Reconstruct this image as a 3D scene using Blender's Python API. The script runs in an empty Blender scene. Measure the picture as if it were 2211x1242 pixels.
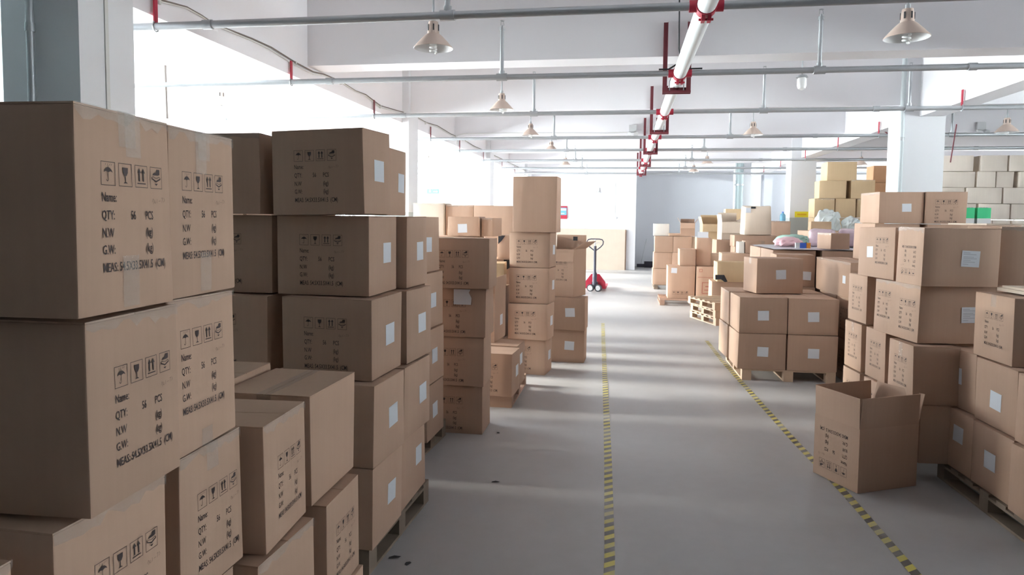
import bpy, bmesh, math, random
from mathutils import Vector, Matrix
random.seed(7)
C = bpy.context.scene.collection
R_ = math.radians

# ------------------------------------------------------------------ camera, world, light, exposure
CAM = Vector((0, 0, 1.8))
F_PX, CX, CY = 1500.0, 1105.5, 565.0
RV = Vector((0.98675803, 0.16186217, 0.01045103))
UV = Vector((-0.02047919, 0.06041103, 0.99796348))
FV = Vector((-0.16090118, 0.98496251, -0.06292588))
cd = bpy.data.cameras.new('camera'); cam = bpy.data.objects.new('camera', cd); C.objects.link(cam)
cam.matrix_world = Matrix(((RV.x, UV.x, -FV.x, CAM.x), (RV.y, UV.y, -FV.y, CAM.y), (RV.z, UV.z, -FV.z, CAM.z), (0, 0, 0, 1)))
cd.sensor_fit = 'HORIZONTAL'; cd.sensor_width = 36.0; cd.lens = 36.0 * F_PX / 2211
cd.shift_x = 0.0; cd.shift_y = (CY - 621.0) / 2211 ; cd.clip_end = 200; cd.clip_start = 0.05
bpy.context.scene.camera = cam
vs = bpy.context.scene.view_settings
vs.view_transform = 'Standard'; vs.look = 'None'; vs.gamma = 1.0; vs.use_curve_mapping = False
vs.exposure = 0.2
world = bpy.data.worlds.new('sky'); bpy.context.scene.world = world; world.use_nodes = True
bg = world.node_tree.nodes['Background']
bg.inputs[0].default_value = (0.93, 0.96, 1.0, 1); bg.inputs[1].default_value = 30.0
_nt = world.node_tree; _tc = _nt.nodes.new('ShaderNodeTexCoord'); _sp = _nt.nodes.new('ShaderNodeSeparateXYZ'); _nt.links.new(_tc.outputs['Generated'], _sp.inputs[0])
_mr = _nt.nodes.new('ShaderNodeMapRange'); _mr.inputs['From Min'].default_value = -0.15; _mr.inputs['From Max'].default_value = 0.1
_mr.inputs['To Min'].default_value = 95.0; _mr.inputs['To Max'].default_value = 37.0      # brighter glow added below the horizon to lift the ceiling, hazy sky above
_nt.links.new(_sp.outputs['Z'], _mr.inputs['Value']); _nt.links.new(_mr.outputs['Result'], bg.inputs[1])
sd = bpy.data.lights.new('hazy_sun', 'SUN'); sd.energy = 25.0; sd.angle = R_(12); sd.color = (1.0, 0.95, 0.88)
sun = bpy.data.objects.new('hazy_sun', sd); C.objects.link(sun)
sun.rotation_euler = Vector((1.0, -0.02, -0.25)).to_track_quat('-Z', 'Y').to_euler()

def portal(loc, sx, sy, direction, power=0):
    d = bpy.data.lights.new('daylight_portal', 'AREA'); d.shape = 'RECTANGLE'; d.size = sx; d.size_y = sy
    d.cycles.is_portal = True
    o = bpy.data.objects.new('daylight_portal', d); C.objects.link(o); o.location = loc
    o.rotation_euler = Vector(direction).to_track_quat('-Z', 'Y').to_euler(); return o

WX_L, WX_R, WY_B1, WY_B2, WY_F = -10.2, 10.8, 25.1, 27.0, -4.5
SLAB = 4.25
LEFT_WIN = [(4.3, 6.0), (7.3, 11.6), (13.6, 15.7), (16.7, 20.0), (20.9, 24.9)]  # first opening added to light the frosted partition, others spaced for the floor bands
RIGHT_WIN = [(3.0, 6.4), (20.5, 23.2)]
WZ0, WZ1 = 0.9, 3.3
RZ0, RZ1 = 1.5, 3.1
for a, b in LEFT_WIN: portal((WX_L - 0.02, (a + b) / 2, (WZ0 + WZ1) / 2), WZ1 - WZ0, b - a, (1, 0, 0))
for a, b in RIGHT_WIN: portal((WX_R + 0.02, (a + b) / 2, (RZ0 + RZ1) / 2), RZ1 - RZ0, b - a, (-1, 0, 0))

# ------------------------------------------------------------------ materials
def pbr(name, col, rough=0.7, metal=0.0, spec=0.4, alpha=1.0, noise=0.0, nscale=6.0, bump=0.0, bscale=40.0, trans=0.0):
    m = bpy.data.materials.new(name); m.use_nodes = True
    nt = m.node_tree; b = nt.nodes['Principled BSDF']
    b.inputs['Base Color'].default_value = (*col, 1); b.inputs['Roughness'].default_value = rough
    b.inputs['Metallic'].default_value = metal; b.inputs['Specular IOR Level'].default_value = spec
    b.inputs['Alpha'].default_value = alpha; b.inputs['Transmission Weight'].default_value = trans
    tc = nt.nodes.new('ShaderNodeTexCoord')
    if noise:
        n = nt.nodes.new('ShaderNodeTexNoise'); n.inputs['Scale'].default_value = nscale; n.inputs['Detail'].default_value = 4
        nt.links.new(tc.outputs['Object'], n.inputs['Vector'])
        r = nt.nodes.new('ShaderNodeMapRange'); r.inputs['To Min'].default_value = 1 - noise; r.inputs['To Max'].default_value = 1 + noise
        nt.links.new(n.outputs['Fac'], r.inputs['Value'])
        mx = nt.nodes.new('ShaderNodeVectorMath'); mx.operation = 'SCALE'; mx.inputs[0].default_value = col
        nt.links.new(r.outputs['Result'], mx.inputs['Scale']); nt.links.new(mx.outputs['Vector'], b.inputs['Base Color'])
    if bump:
        n2 = nt.nodes.new('ShaderNodeTexNoise'); n2.inputs['Scale'].default_value = bscale
        nt.links.new(tc.outputs['Object'], n2.inputs['Vector'])
        bp = nt.nodes.new('ShaderNodeBump'); bp.inputs['Strength'].default_value = bump; bp.inputs['Distance'].default_value = 0.01
        nt.links.new(n2.outputs['Fac'], bp.inputs['Height']); nt.links.new(bp.outputs['Normal'], b.inputs['Normal'])
    return m

def srgb(r, g, b):
    f = lambda v: ((v / 255 + 0.055) / 1.055) ** 2.4 if v > 10 else v / 255 / 12.92
    return (f(r), f(g), f(b))

def cardboard(name, col, flute_axis=None):
    # kraft paper: fine vertical flute lines, faint mottling, and each carton a touch different in tone
    m = bpy.data.materials.new(name); m.use_nodes = True; nt = m.node_tree; b = nt.nodes['Principled BSDF']
    b.inputs['Roughness'].default_value = 0.72; b.inputs['Specular IOR Level'].default_value = 0.25
    tc = nt.nodes.new('ShaderNodeTexCoord'); oi = nt.nodes.new('ShaderNodeObjectInfo')
    n = nt.nodes.new('ShaderNodeTexNoise'); n.inputs['Scale'].default_value = 3.5; n.inputs['Detail'].default_value = 5
    add = nt.nodes.new('ShaderNodeVectorMath'); nt.links.new(tc.outputs['Object'], add.inputs[0])
    nt.links.new(oi.outputs['Random'], add.inputs[1]); nt.links.new(add.outputs[0], n.inputs['Vector'])
    r = nt.nodes.new('ShaderNodeMapRange'); r.inputs['To Min'].default_value = 0.93; r.inputs['To Max'].default_value = 1.07
    nt.links.new(n.outputs['Fac'], r.inputs['Value'])
    r2 = nt.nodes.new('ShaderNodeMapRange'); r2.inputs['To Min'].default_value = 0.90; r2.inputs['To Max'].default_value = 1.10
    nt.links.new(oi.outputs['Random'], r2.inputs['Value'])
    ml = nt.nodes.new('ShaderNodeMath'); ml.operation = 'MULTIPLY'
    nt.links.new(r.outputs['Result'], ml.inputs[0]); nt.links.new(r2.outputs['Result'], ml.inputs[1])
    mp = nt.nodes.new('ShaderNodeMapping'); mp.inputs['Scale'].default_value = (1, 1, 0.02); nt.links.new(tc.outputs['Object'], mp.inputs['Vector'])
    n3 = nt.nodes.new('ShaderNodeTexNoise'); n3.inputs['Scale'].default_value = 60; nt.links.new(mp.outputs['Vector'], n3.inputs['Vector'])
    r3 = nt.nodes.new('ShaderNodeMapRange'); r3.inputs['To Min'].default_value = 0.965; r3.inputs['To Max'].default_value = 1.035
    nt.links.new(n3.outputs['Fac'], r3.inputs['Value'])
    ml2 = nt.nodes.new('ShaderNodeMath'); ml2.operation = 'MULTIPLY'
    nt.links.new(ml.outputs[0], ml2.inputs[0]); nt.links.new(r3.outputs['Result'], ml2.inputs[1])
    mx = nt.nodes.new('ShaderNodeVectorMath'); mx.operation = 'SCALE'; mx.inputs[0].default_value = col
    nt.links.new(ml2.outputs[0], mx.inputs['Scale']); nt.links.new(mx.outputs['Vector'], b.inputs['Base Color'])
    bp = nt.nodes.new('ShaderNodeBump'); bp.inputs['Strength'].default_value = 0.08; bp.inputs['Distance'].default_value = 0.004
    nt.links.new(n3.outputs['Fac'], bp.inputs['Height']); nt.links.new(bp.outputs['Normal'], b.inputs['Normal'])
    return m

M = {}
M['card'] = cardboard('kraft_cardboard', (0.475, 0.32, 0.235))
M['card_yellow'] = cardboard('yellow_kraft_cardboard', (0.58, 0.42, 0.26))
M['card_orange'] = cardboard('orange_kraft_cardboard', (0.58, 0.33, 0.19))
M['card_pale'] = cardboard('pale_cardboard', (0.72, 0.60, 0.49))
M['card_bright'] = cardboard('light_cardboard', (0.88, 0.78, 0.68))
M['card_white'] = cardboard('white_coated_cardboard', (0.82, 0.78, 0.72))
M['card_in'] = cardboard('raw_inner_cardboard', (0.46, 0.31, 0.20))
M['card_edge'] = pbr('cut_cardboard_edge', (0.62, 0.50, 0.38), 0.8)
M['ink'] = pbr('black_printing_ink', srgb(66, 54, 54), 0.6)
M['ink_faint'] = pbr('faint_pencil', srgb(110, 92, 84), 0.7)
M['ink_red'] = pbr('red_printing_ink', srgb(165, 95, 85), 0.6)
M['paper'] = pbr('white_label_paper', (0.74, 0.77, 0.83), 0.5)
M['paper_line'] = pbr('label_print', (0.42, 0.44, 0.50), 0.6)
def tape_mat():
    m = bpy.data.materials.new('clear_packing_tape'); m.use_nodes = True; nt = m.node_tree; b = nt.nodes['Principled BSDF']
    b.inputs['Base Color'].default_value = (0.80, 0.75, 0.70, 1); b.inputs['Roughness'].default_value = 0.13; b.inputs['Specular IOR Level'].default_value = 0.7
    b.inputs['Alpha'].default_value = 0.21
    tc = nt.nodes.new('ShaderNodeTexCoord'); n = nt.nodes.new('ShaderNodeTexNoise'); n.inputs['Scale'].default_value = 55; n.inputs['Detail'].default_value = 3
    nt.links.new(tc.outputs['Object'], n.inputs['Vector'])
    bp = nt.nodes.new('ShaderNodeBump'); bp.inputs['Strength'].default_value = 0.6; bp.inputs['Distance'].default_value = 0.006
    nt.links.new(n.outputs['Fac'], bp.inputs['Height']); nt.links.new(bp.outputs['Normal'], b.inputs['Normal'])
    return m
M['tape'] = tape_mat()
M['black_tape'] = pbr('black_tape', (0.025, 0.028, 0.035), 0.35)
M['plaster'] = pbr('white_plaster', (0.89, 0.88, 0.91), 0.8, noise=0.02, nscale=1.2, bump=0.05, bscale=8)
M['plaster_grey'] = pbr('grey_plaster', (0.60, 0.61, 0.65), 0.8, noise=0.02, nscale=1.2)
M['galv'] = pbr('galvanised_steel', (0.44, 0.46, 0.48), 0.42, metal=0.55, noise=0.06, nscale=20)
M['white_pipe'] = pbr('white_painted_steel', (0.80, 0.84, 0.85), 0.35)
M['red'] = pbr('red_paint', srgb(170, 38, 60), 0.45)
M['oxide'] = pbr('red_oxide_steel', srgb(112, 48, 56), 0.6)
M['dark'] = pbr('dark_rubber', (0.03, 0.03, 0.035), 0.6)
M['dark_steel'] = pbr('dark_grey_steel', (0.06, 0.06, 0.085), 0.55)
M['wood'] = pbr('pallet_wood', (0.54, 0.39, 0.28), 0.8, noise=0.18, nscale=9)
M['wood_dark'] = pbr('old_pallet_wood', (0.22, 0.17, 0.13), 0.85, noise=0.2, nscale=9)
M['wood_red'] = pbr('reddish_pallet_wood', (0.38, 0.24, 0.18), 0.85, noise=0.2, nscale=9)
M['shade'] = pbr('beige_enamel', srgb(200, 180, 168), 0.45)
M['shade_in'] = pbr('white_enamel', (0.85, 0.85, 0.85), 0.4)
M['bulb'] = pbr('white_lamp_glass', (0.92, 0.92, 0.92), 0.2)
M['cable'] = pbr('grey_cable', (0.20, 0.17, 0.15), 0.6)
M['cable_white'] = pbr('white_cable_trunking', (0.7, 0.7, 0.68), 0.6)
M['plastic_white'] = pbr('white_plastic', (0.66, 0.67, 0.68), 0.4)
M['green'] = pbr('green_plastic', srgb(60, 190, 130), 0.4)
M['green_bag'] = pbr('green_woven_bag', srgb(168, 198, 184), 0.6, bump=0.4, bscale=14)
M['pink_bag'] = pbr('pink_woven_bag', srgb(238, 196, 202), 0.5, bump=0.4, bscale=14)
M['clear_bag'] = pbr('translucent_plastic_bag', (0.78, 0.84, 0.85), 0.25, alpha=0.62, bump=0.6, bscale=16)
M['wrap'] = pbr('pinkish_plastic_wrap', srgb(214, 190, 200), 0.25, noise=0.12, nscale=18, bump=0.6, bscale=22)
M['sheet'] = pbr('thin_plastic_sheet', srgb(214, 208, 214), 0.3, bump=0.5, bscale=12)
M['yellow'] = pbr('yellow_sign_face', srgb(236, 220, 60), 0.5)
M['blue'] = pbr('blue_plastic', srgb(70, 110, 205), 0.4)
M['blue_clear'] = pbr('clear_blue_plastic', srgb(120, 185, 215), 0.2, alpha=0.8)
M['orange'] = pbr('orange_plastic', srgb(225, 150, 60), 0.5)
M['window_frame'] = pbr('white_window_frame', (0.75, 0.76, 0.77), 0.5)
def glass_mat():
    m = bpy.data.materials.new('window_glass'); m.use_nodes = True; nt = m.node_tree
    for n in list(nt.nodes): nt.nodes.remove(n)
    o = nt.nodes.new('ShaderNodeOutputMaterial'); t = nt.nodes.new('ShaderNodeBsdfTransparent'); t.inputs[0].default_value = (0.93, 0.96, 0.95, 1)
    g = nt.nodes.new('ShaderNodeBsdfGlossy'); g.inputs['Roughness'].default_value = 0.05
    mx = nt.nodes.new('ShaderNodeMixShader'); mx.inputs[0].default_value = 0.06
    nt.links.new(t.outputs[0], mx.inputs[1]); nt.links.new(g.outputs[0], mx.inputs[2]); nt.links.new(mx.outputs[0], o.inputs[0]); return m
M['glass'] = glass_mat()
def floor_mat():
    m = bpy.data.materials.new('grey_epoxy_floor'); m.use_nodes = True; nt = m.node_tree; b = nt.nodes['Principled BSDF']
    tc = nt.nodes.new('ShaderNodeTexCoord')
    n = nt.nodes.new('ShaderNodeTexNoise'); n.inputs['Scale'].default_value = 0.7; n.inputs['Detail'].default_value = 6; n.inputs['Roughness'].default_value = 0.6
    nt.links.new(tc.outputs['Object'], n.inputs['Vector'])
    cr = nt.nodes.new('ShaderNodeValToRGB'); cr.color_ramp.elements[0].position = 0.3; cr.color_ramp.elements[1].position = 0.7
    cr.color_ramp.elements[0].color = (0.40, 0.385, 0.38, 1); cr.color_ramp.elements[1].color = (0.46, 0.445, 0.45, 1)
    nt.links.new(n.outputs['Fac'], cr.inputs[0])
    n2 = nt.nodes.new('ShaderNodeTexNoise'); n2.inputs['Scale'].default_value = 9; n2.inputs['Detail'].default_value = 8
    nt.links.new(tc.outputs['Object'], n2.inputs['Vector'])
    mr = nt.nodes.new('ShaderNodeMapRange'); mr.inputs['To Min'].default_value = 0.93; mr.inputs['To Max'].default_value = 1.05
    nt.links.new(n2.outputs['Fac'], mr.inputs['Value'])
    sc = nt.nodes.new('ShaderNodeVectorMath'); sc.operation = 'SCALE'; nt.links.new(cr.outputs[0], sc.inputs[0]); nt.links.new(mr.outputs['Result'], sc.inputs['Scale'])
    nt.links.new(sc.outputs[0], b.inputs['Base Color'])
    r = nt.nodes.new('ShaderNodeMapRange'); r.inputs['To Min'].default_value = 0.36; r.inputs['To Max'].default_value = 0.52
    nt.links.new(n.outputs['Fac'], r.inputs['Value']); nt.links.new(r.outputs['Result'], b.inputs['Roughness'])
    b.inputs['Specular IOR Level'].default_value = 0.5
    return m
M['floor'] = floor_mat()
def column_mat():
    m = bpy.data.materials.new('column_paint'); m.use_nodes = True; nt = m.node_tree; b = nt.nodes['Principled BSDF']
    b.inputs['Roughness'].default_value = 0.7
    tc = nt.nodes.new('ShaderNodeTexCoord'); sp = nt.nodes.new('ShaderNodeSeparateXYZ'); nt.links.new(tc.outputs['Object'], sp.inputs[0])
    gt = nt.nodes.new('ShaderNodeMath'); gt.operation = 'GREATER_THAN'; gt.inputs[1].default_value = 1.87; nt.links.new(sp.outputs['Z'], gt.inputs[0])
    mx = nt.nodes.new('ShaderNodeMix'); mx.data_type = 'RGBA'; nt.links.new(gt.outputs[0], mx.inputs['Factor'])
    mx.inputs['A'].default_value = (0.47, 0.52, 0.53, 1); mx.inputs['B'].default_value = (0.80, 0.81, 0.84, 1)
    nt.links.new(mx.outputs['Result'], b.inputs['Base Color']); return m
M['column'] = column_mat()
def stripe_mat():
    m = bpy.data.materials.new('hazard_stripes'); m.use_nodes = True; nt = m.node_tree; b = nt.nodes['Principled BSDF']
    b.inputs['Roughness'].default_value = 0.45
    uv = nt.nodes.new('ShaderNodeUVMap'); sp = nt.nodes.new('ShaderNodeSeparateXYZ'); nt.links.new(uv.outputs[0], sp.inputs[0])
    s = nt.nodes.new('ShaderNodeMath'); s.operation = 'MULTIPLY_ADD'; s.inputs[1].default_value = -0.75; nt.links.new(sp.outputs['X'], s.inputs[0]); nt.links.new(sp.outputs['Y'], s.inputs[2])
    d = nt.nodes.new('ShaderNodeMath'); d.operation = 'DIVIDE'; d.inputs[1].default_value = 0.105; nt.links.new(s.outputs[0], d.inputs[0])
    fr = nt.nodes.new('ShaderNodeMath'); fr.operation = 'FRACT'; nt.links.new(d.outputs[0], fr.inputs[0])
    gt = nt.nodes.new('ShaderNodeMath'); gt.operation = 'GREATER_THAN'; gt.inputs[1].default_value = 0.5; nt.links.new(fr.outputs[0], gt.inputs[0])
    mx = nt.nodes.new('ShaderNodeMix'); mx.data_type = 'RGBA'; nt.links.new(gt.outputs[0], mx.inputs['Factor'])
    mx.inputs['A'].default_value = (*srgb(205, 190, 95), 1); mx.inputs['B'].default_value = (*srgb(98, 92, 88), 1)
    # scuffed: worn through to floor grey in patches
    tc = nt.nodes.new('ShaderNodeTexCoord'); n = nt.nodes.new('ShaderNodeTexNoise'); n.inputs['Scale'].default_value = 5; n.inputs['Detail'].default_value = 8
    nt.links.new(tc.outputs['Object'], n.inputs['Vector'])
    mr = nt.nodes.new('ShaderNodeMapRange'); mr.inputs['From Min'].default_value = 0.45; mr.inputs['From Max'].default_value = 0.75; mr.inputs['To Max'].default_value = 0.75
    nt.links.new(n.outputs['Fac'], mr.inputs['Value'])
    mx2 = nt.nodes.new('ShaderNodeMix'); mx2.data_type = 'RGBA'; nt.links.new(mr.outputs['Result'], mx2.inputs['Factor'])
    nt.links.new(mx.outputs['Result'], mx2.inputs['A']); mx2.inputs['B'].default_value = (0.42, 0.41, 0.40, 1)
    nt.links.new(mx2.outputs['Result'], b.inputs['Base Color']); return m
M['stripes'] = stripe_mat()

# ------------------------------------------------------------------ mesh helpers
class MB:
    """collects boxes, tubes and lathes, builds them as one mesh"""
    def __init__(s): s.v = []; s.f = []; s.m = []
    def add(s, vs, fs, mi=0):
        o = len(s.v); s.v += [tuple(v) for v in vs]; s.f += [tuple(i + o for i in f) for f in fs]; s.m += [mi] * len(fs); return s
    def box(s, x0, x1, y0, y1, z0, z1, mi=0, mat=None):
        vs = [Vector((x, y, z)) for z in (z0, z1) for y in (y0, y1) for x in (x0, x1)]
        if mat is not None: vs = [mat @ v for v in vs]
        return s.add(vs, [(0, 2, 3, 1), (4, 5, 7, 6), (0, 1, 5, 4), (2, 6, 7, 3), (0, 4, 6, 2), (1, 3, 7, 5)], mi)
    def tube(s, pts, r, n=10, mi=0, cap=True):
        pts = [Vector(p) for p in pts]; rs = r if isinstance(r, (list, tuple)) else [r] * len(pts)
        vs = []; fs = []; up = None
        for i, p in enumerate(pts):
            t = (pts[min(i + 1, len(pts) - 1)] - pts[max(i - 1, 0)]).normalized()
            if up is None: up = Vector((0, 0, 1)) if abs(t.z) < 0.9 else Vector((1, 0, 0))
            a = t.cross(up).normalized(); b = a.cross(t).normalized(); up = b
            for k in range(n):
                th = 2 * math.pi * k / n; vs.append(p + a * math.cos(th) * rs[i] + b * math.sin(th) * rs[i])
        for i in range(len(pts) - 1):
            for k in range(n): fs.append((i * n + k, i * n + (k + 1) % n, (i + 1) * n + (k + 1) % n, (i + 1) * n + k))
        if cap: fs.append(tuple(range(n))[::-1]); fs.append(tuple((len(pts) - 1) * n + k for k in range(n)))
        return s.add(vs, fs, mi)
    def lathe(s, prof, n=28, mi=0, c=(0, 0, 0)):
        vs = [(c[0] + r * math.cos(2 * math.pi * k / n), c[1] + r * math.sin(2 * math.pi * k / n), c[2] + z) for r, z in prof for k in range(n)]
        fs = [(i * n + k, i * n + (k + 1) % n, (i + 1) * n + (k + 1) % n, (i + 1) * n + k) for i in range(len(prof) - 1) for k in range(n)]
        return s.add(vs, fs, mi)
    def mesh(s, name, mats):
        me = bpy.data.meshes.new(name); me.from_pydata(s.v, [], s.f)
        for m in mats: me.materials.append(m)
        if len(mats) > 1: me.polygons.foreach_set('material_index', s.m)
        bm = bmesh.new(); bm.from_mesh(me); bmesh.ops.recalc_face_normals(bm, faces=bm.faces); bm.to_mesh(me); bm.free()
        return me
    def build(s, name, mats, parent=None, smooth=False, loc=None):
        mats = mats if isinstance(mats, (list, tuple)) else [mats]
        return link(name, s.mesh(name, mats), parent, smooth, loc)

def link(name, me, parent=None, smooth=False, loc=None):
    if smooth:
        for p in me.polygons: p.use_smooth = True
        try: me.set_sharp_from_angle(angle=R_(40))
        except Exception: pass
    o = bpy.data.objects.new(name, me); C.objects.link(o)
    if parent: o.parent = parent
    if loc: o.location = loc
    return o
def tag(o, label, cat, group=None, kind=None):
    if label: o['label'] = label
    if cat: o['category'] = cat
    if group: o['group'] = group
    if kind: o['kind'] = kind
    return o
def empty(name, loc, rz=0, label=None, cat=None, group=None):
    o = bpy.data.objects.new(name, None); C.objects.link(o); o.location = loc; o.rotation_euler = (0, 0, rz); o.empty_display_size = 0.1
    return tag(o, label, cat, group)
def struct(o, label=None, cat=None):
    o['kind'] = 'structure'
    return tag(o, label, cat)
def copy_tree(o, parent=None):
    c = o.copy(); C.objects.link(c); c.parent = parent
    for ch in o.children: copy_tree(ch, c)
    return c

# ------------------------------------------------------------------ the setting
def wall_x(name, x0, x1, ya, yb, zt, wins, z0, z1, mat, label):
    mb = MB()
    if not wins: mb.box(x0, x1, ya, yb, 0, zt)
    else:
        mb.box(x0, x1, ya, yb, 0, z0); mb.box(x0, x1, ya, yb, z1, zt)
        e = [ya] + [v for w in wins for v in w] + [yb]
        for i in range(0, len(e), 2): mb.box(x0, x1, e[i], e[i + 1], z0, z1)
    return struct(mb.build(name, mat), label, 'wall')
struct(MB().box(-10.6, 11.2, -12.4, 27.4, -0.2, 0).build('floor', M['floor']), 'smooth grey painted concrete floor running the length of the hall', 'floor')
struct(MB().box(-10.6, 11.2, -12.4, 27.4, SLAB, SLAB + 0.25).build('ceiling', M['plaster']), 'white plastered concrete ceiling slab above the beams', 'ceiling')
wall_x('wall_left', -10.45, WX_L, WY_F - .2, WY_B1, SLAB, LEFT_WIN, WZ0, WZ1, M['plaster'], 'far left white outer wall with large bright windows')
wall_x('wall_right', WX_R, WX_R + .25, WY_F - .2, WY_B2 + .3, SLAB, RIGHT_WIN, RZ0, RZ1, M['plaster'], 'white outer wall with windows behind the stacks on the right')
struct(MB().box(-10.45, 0.33, WY_B1, WY_B1 + 0.25, 0, SLAB).box(0.02, 0.33, WY_B1 - 0.2, WY_B1, 0, SLAB).box(0.10, 0.33, WY_B1 + .25, WY_B2 + .3, 0, SLAB).build('wall_back', M['plaster']), 'brightly lit white end wall behind the leaning board, with its protruding pier', 'wall')
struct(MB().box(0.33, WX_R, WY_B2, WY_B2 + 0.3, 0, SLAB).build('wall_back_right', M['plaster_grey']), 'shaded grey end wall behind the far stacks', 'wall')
struct(MB().box(-10.45, WX_R, WY_F - .25, WY_F, 0, SLAB).build('wall_front', pbr('bounce_cutting_dark_grey', (0.10, 0.10, 0.11), 0.8)), 'unseen near end wall of the hall, made dark to cut bounce light', 'wall')  # unseen end wall, set close and dark to cut light bounced onto near faces
def frosted():
    m = bpy.data.materials.new('frosted_glass'); m.use_nodes = True; nt = m.node_tree
    for n in list(nt.nodes): nt.nodes.remove(n)
    o = nt.nodes.new('ShaderNodeOutputMaterial'); t = nt.nodes.new('ShaderNodeBsdfTranslucent'); t.inputs[0].default_value = (0.88, 0.97, 0.96, 1)
    d = nt.nodes.new('ShaderNodeBsdfDiffuse'); d.inputs[0].default_value = (0.62, 0.70, 0.69, 1)
    mx = nt.nodes.new('ShaderNodeMixShader'); mx.inputs[0].default_value = 0.12
    nt.links.new(t.outputs[0], mx.inputs[1]); nt.links.new(d.outputs[0], mx.inputs[2]); nt.links.new(mx.outputs[0], o.inputs[0]); return m
M['frosted'] = frosted()
struct(MB().box(WX_L, -3.845, 3.95, 3.962, 0, SLAB).build('wall_inner', M['frosted']), 'pale greenish frosted glass partition beside the near left column', 'wall')
def windows(xw, wins, z0, z1, side, idx):
    for a, b in wins:
        fr = MB(); n = max(1, round((b - a) / 1.35)); t = 0.035; x0, x1 = xw - 0.04, xw + 0.04
        fr.box(x0, x1, a, b, z0, z0 + .06); fr.box(x0, x1, a, b, z1 - .06, z1); zm = z0 + (z1 - z0) * 0.68; fr.box(x0, x1, a, b, zm - .025, zm + .025)
        for i in range(n + 1):
            y = a + (b - a) * i / n; y = min(max(y, a + t), b - t); fr.box(x0 - .002, x1 + .002, y - t, y + t, z0 + .05, z1 - .05)
        f = fr.build('window_%d' % idx, M['window_frame']); f['kind'] = 'structure'
        tag(f, 'white framed window %s on the %s wall of the hall' % ((['added for light nearest the viewer', 'second along', 'third along', 'fourth along', 'farthest away'][idx] if side == 'left' else ['nearer', 'far'][idx - 5]), side), 'window')
        MB().box(xw - .003, xw + .003, a + .03, b - .03, z0 + .03, z1 - .03).build('glass_pane', M['glass'], f)
        idx += 1
windows(WX_L - 0.12, LEFT_WIN, WZ0, WZ1, 'left', 0)
windows(WX_R + 0.12, RIGHT_WIN, RZ0, RZ1, 'right', 5)

ti = [0]
def trim(mb, mat, label, cat='beam', loc=None):
    ti[0] += 1; o = mb.build('trim_%d' % ti[0], mat, loc=loc); return struct(o, label, cat)
BZ = 3.23
trim(MB().box(-3.70, -3.40, WY_F, WY_B1, BZ, SLAB), M['plaster'], 'long white ceiling beam on the left, running away over the left columns')
trim(MB().box(3.90, 4.20, WY_F, WY_B2, BZ, SLAB), M['plaster'], 'long white ceiling beam on the right, running away over the right columns')
ordn = ['nearest', 'second', 'third', 'fourth', 'fifth', 'sixth', 'seventh', 'eighth', 'ninth']
for i, y in enumerate([3.9, 7.1, 10.4, 13.6, 16.8, 20.1, 23.35]):
    trim(MB().box(WX_L, WX_R, y, y + 0.34, 3.40, SLAB - .002), M['plaster'], '%s cross beam of the white ceiling from the viewer' % (['hidden', 'first', 'second', 'third', 'fourth', 'fifth', 'sixth'][i] if i else 'overhead'))
for i, y in enumerate([3.81, 10.3, 16.75, 23.3]):
    w = ['first', 'second', 'third', 'fourth'][i]
    trim(MB().box(-3.84, -3.30, y, y + 0.48, 0, SLAB), M['column'], '%s white column of the left row counted from the viewer' % w, 'column')
    trim(MB().box(3.69, 4.23, y, y + 0.52, 0, SLAB), M['column'], '%s white column of the right row counted from the viewer' % w, 'column')
# joint strip on the near left column, drain pipes
o = MB().box(-3.302, -3.292, 4.02, 4.05, 0, SLAB).build('cable_trunking', M['cable_white']); tag(o, 'narrow vertical trunking on the near left column', 'trunking')
def downpipe(x, y, r, mat, label):
    e = empty('drain_pipe', (x, y, 0), 0, label, 'pipe')
    MB().tube([(0, 0, 0), (0, 0, SLAB)], r, 16).build('pipe', mat, e, True)
    for z in (1.0, 2.9): MB().tube([(0, 0, z), (0, 0, z + .05)], r * 1.25, 16).build('pipe_clamp', M['galv'], e, True)
downpipe(-3.60, 3.77, 0.022, M['galv'], 'thin grey vertical pipe beside the near left column')
downpipe(3.67, 10.26, 0.03, pbr('grey_pvc', (0.55, 0.6, 0.62), 0.5), 'grey vertical pipe on the corner of the large right column')
downpipe(3.55, 23.2, 0.11, pbr('dull_green_pipe_paint', (0.33, 0.40, 0.41), 0.5), 'thick grey green vertical pipe in front of the far grey wall')
downpipe(3.385, 23.12, 0.025, M['white_pipe'], 'thin white pipe beside the thick grey green pipe')
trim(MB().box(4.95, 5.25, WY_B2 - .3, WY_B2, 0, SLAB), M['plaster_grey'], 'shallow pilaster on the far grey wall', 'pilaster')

# ------------------------------------------------------------------ floor tape
def ribbon(name, pts, w, mat, label, z=0.002):
    me = bpy.data.meshes.new(name); vs = []; fs = []; uvs = []; d = 0.0
    P = []
    for (a, b) in zip(pts[:-1], pts[1:]):
        a = Vector(a); b = Vector(b); n = max(1, int((b - a).length / 0.25))
        P += [a + (b - a) * i / n for i in range(n)]
    P.append(Vector(pts[-1])); L = [0.0]
    for i in range(1, len(P)): L.append(L[-1] + (P[i] - P[i - 1]).length)
    for i, p in enumerate(P):
        t = (P[min(i + 1, len(P) - 1)] - P[max(i - 1, 0)]).normalized(); s = Vector((t.y, -t.x))
        for k in (-1, 1): q = p + s * k * w / 2; vs.append((q.x, q.y, z)); uvs.append((k * w / 2, L[i]))
    for i in range(len(P) - 1): fs.append((2 * i, 2 * i + 1, 2 * i + 3, 2 * i + 2))
    nv = len(vs)
    me.from_pydata(vs, [], fs); me.materials.append(mat); uvl = me.uv_layers.new(name='uv')
    for poly in me.polygons:
        for li in poly.loop_indices: uvl.data[li].uv = uvs[me.loops[li].vertex_index]
    return tag(link(name, me), label, 'floor tape')
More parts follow.
